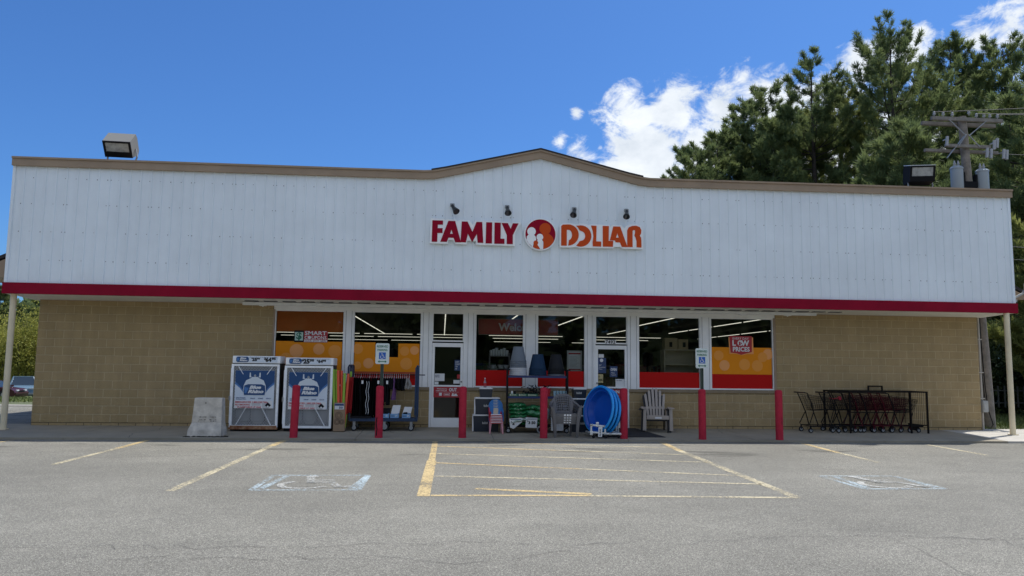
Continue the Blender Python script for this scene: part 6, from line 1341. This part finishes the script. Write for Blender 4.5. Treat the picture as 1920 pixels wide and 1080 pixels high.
# dark understory on the right beyond the canopy post
def shrub(x,y,h,rad,seed,label,m): bush(x,y,h,rad,seed,label,m,1500)
rr=random.Random(77)
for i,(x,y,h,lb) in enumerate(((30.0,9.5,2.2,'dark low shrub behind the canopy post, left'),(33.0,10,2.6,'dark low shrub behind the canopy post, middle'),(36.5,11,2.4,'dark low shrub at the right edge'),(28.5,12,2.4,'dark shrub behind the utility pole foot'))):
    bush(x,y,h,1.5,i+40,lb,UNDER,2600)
o=root('wire_fence',(33,11.5,-.05),'low pale picket fence in the shade under the pines right of the store','fence'); FP=mat('fence_pale',(.05,.053,.05),.85)
b=MB(); 
for k in range(34): x=29.5+k*.26; b.box(x,x+.06,7.4,7.42,.35,1.15)
b.build('picket',FP,o); b=MB(); b.box(29.4,38.4,7.425,7.45,.5,.54); b.box(29.4,38.4,7.425,7.45,.95,.99); b.build('rail',FP,o); b=MB()
for x in (29.4,32.4,35.4,38.4): b.box(x-.04,x+.04,7.46,7.54,-.05,1.2)
b.build('post',FP,o)
# gravel strip and grass beside the right end, grass strip on the left
rs=np.random.RandomState(3)
def grass(name,x0,x1,y0,y1,n,h,label,seed,xf=None):
    rs=np.random.RandomState(seed); c=np.stack([rs.uniform(x0,x1,n),rs.uniform(y0,y1,n),np.zeros(n)],1); c[:,2]=[gz(a,b)-.03 for a,b in c[:,:2]]
    d=np.tile(np.array([[0,0,1.]]),(n,1)); V,F=blades(c,d,3,h,h*.10,.35,rs,.03); o=npmesh(name,V,F,GRASS); tag(o,label,'grass',kind='stuff')
grass('grass',24.9,44,.9,16,16000,.11,'short green grass beside the right end of the store',4)
grass('grass',-60,-12,11.2,46,14000,.22,'rough grass strip between the side lot and the parked cars',5)
b=MB(); b.add([(24.5,.31,gz(30,0)+.01),(44,-.3,gz(30,0)+.01),(44,2.0,gz(30,0)+.01),(24.5,1.4,gz(30,0)+.01)],[(0,1,2,3)]); struct(b.build('gravel_strip',GRAVEL))
b=MB(); rr=random.Random(12)
for k in range(900): x=rr.uniform(24.9,34); y=rr.uniform(.35,1.6); s=rr.uniform(.015,.045); b.box(x,x+s,y,y+s,gz(x,y)+.005,gz(x,y)+s*.7+.01,k%2)
tag(b.build('gravel',[GRAVEL,mat('gravel_dark',(.16,.15,.14),.9)]),'loose grey gravel beside the pavement right of the canopy post','gravel',kind='stuff')
b=MB(); b.add([(-60,10.7,gz(-30,10.7)+.02),(-2,10.7,gz(-30,10.7)+.02),(-2,12.2,gz(-30,12.2)+.03),(-60,12.2,gz(-30,12.2)+.03)],[(0,1,2,3)]); struct(b.build('gravel_strip',GRAVEL))
# ---------------- parked cars on the left ----------------
CG=mat('car_glass',(.02,.03,.04),.08,spec=.8); TYR=mat('tyre_rubber',(.015,.015,.015),.8); RIM=mat('wheel_silver',(.45,.45,.46),.35,metal=.7); HLG=mat('headlamp',(.55,.58,.6),.15); CHR=mat('bumper_trim',(.30,.31,.32),.4)
def car(loc,rz,L,Wd,H,belt,m,label,cat,style):
    o=root('parked_car',(0,0,0),label,cat,'cars parked beyond the side lot'); w=Wd/2
    if style=='sedan': low=[(-L/2,.25),(-L/2+.05,.62),(-L/2+.12,belt-.02),(-L*.28,belt+.02),(L*.18,belt),(L/2-.35,belt-.12),(L/2-.06,.62),(L/2,.45),(L/2-.02,.22),(L/2-.3,.18),(-L/2+.2,.18)]; cab=[(-L*.36,belt),(-L*.22,H),(L*.06,H),(L*.22,belt)]
    elif style=='suv': low=[(-L/2,.35),(-L/2+.02,belt),(L*.2,belt),(L/2-.25,belt-.08),(L/2-.03,belt-.25),(L/2,.5),(L/2-.03,.3),(L/2-.3,.26),(-L/2+.1,.26)]; cab=[(-L/2+.06,belt),(-L/2+.22,H),(L*.08,H),(L*.22,belt)]
    else: low=[(-L/2,.4),(-L/2,belt),(L*.3,belt),(L/2-.15,belt-.2),(L/2,.7),(L/2,.35),(-L/2+.1,.3)]; cab=[(-L/2+.02,belt),(-L/2+.05,H),(L*.22,H),(L*.36,belt)]
    b=MB(); b.prism(low,-w,w,'y'); body=b.build('body',m,o); bv=body.modifiers.new('b','BEVEL'); bv.width=.05; bv.segments=3; bv.limit_method='ANGLE'
    b=MB(); n=len(cab); vs=[]
    for s in (-1,1):
        for i,(x,z) in enumerate(cab): vs.append((x,s*(w-.03-(.20 if z>belt+.05 else 0)),z))
    b.add(vs,[(0,1,2,3),(7,6,5,4)]+[(i,(i+1)%4,4+(i+1)%4,4+i) for i in range(4)]); cb_=b.build('cabin',CG,o)
    # roof, pillars
    b=MB(); b.box(cab[1][0]-.02,cab[2][0]+.02,-(w-.22),w-.22,H-.02,H+.02)
    for s in (-1,1):
        for i,j in ((0,1),(3,2)): b.bar((cab[i][0],s*(w-.03),cab[i][1]),(cab[j][0],s*(w-.23),cab[j][1]),.07)
        for f in ((.5,) if style=='sedan' else (.35,.68)):
            a=cab[0][0]*(1-f)+cab[3][0]*f; c=cab[1][0]*(1-f)+cab[2][0]*f; b.bar((a,s*(w-.028),belt),(c,s*(w-.228),H),.06)
    b.build('roof',m,o)
    for x in (-L*.31,L*.31):
        for s in (-1,1):
            r=.32 if style=='sedan' else .37; b=MB(); b.cyl((x,s*(w-.2),r),(x,s*(w+.01),r),r,n=24); t=b.build('wheel',TYR,o,True); b=MB(); b.cyl((x,s*(w+.011),r),(x,s*(w+.02),r),r*.62,n=10); b.build('rim',RIM,t)
            b=MB(); b.cyl((x,s*(w-.1),r),(x,s*(w+.004),r),r+.07,n=24); b.build('wheel_arch',BLK2,o)
    for s in (-1,1): b=MB(); b.box(L/2-.14,L/2-.005,s*(w-.38)-.17,s*(w-.38)+.17,belt-.32,belt-.2,c=.02); b.build('headlight',HLG,o)
    b=MB(); b.box(L/2-.1,L/2+.05,-w+.03,w-.03,.38,.52,c=.03); b.build('bumper',CHR if style!='sedan' else m,o); b=MB(); b.box(L/2-.05,L/2+.005,-.35,.35,.52,.66); b.build('grille',BLK,o)
    b=MB(); 
    for s in (-1,1): b.box(cab[3][0]-.12,cab[3][0]-.0,s*(w+.08)-.09,s*(w+.08)+.09,belt,belt+.13,c=.02)
    b.build('mirror',m,o)
    o.location=(loc[0],loc[1],gz(*loc)+.0); o.rotation_euler.z=R(rz)
MAR=mat('paint_maroon',(.05,.008,.014),.2,spec=.7); BLG=mat('paint_blue_grey',(.12,.19,.25),.2,spec=.7); WHV=mat('paint_white',(.75,.76,.77),.3)
car((-25.35,44.5),-4,4.6,1.75,1.40,.92,MAR,'dark maroon sedan parked beyond the side lot, nose to the right','car','sedan')
car((-25.0,48.2),-62,4.7,1.85,1.78,1.12,BLG,'blue grey sport utility car behind the maroon sedan, beside the store wall edge','car','suv')
car((-31.9,49.5),-8,5.2,1.95,2.25,1.25,WHV,'white van at the left picture edge behind the maroon sedan','van','van')
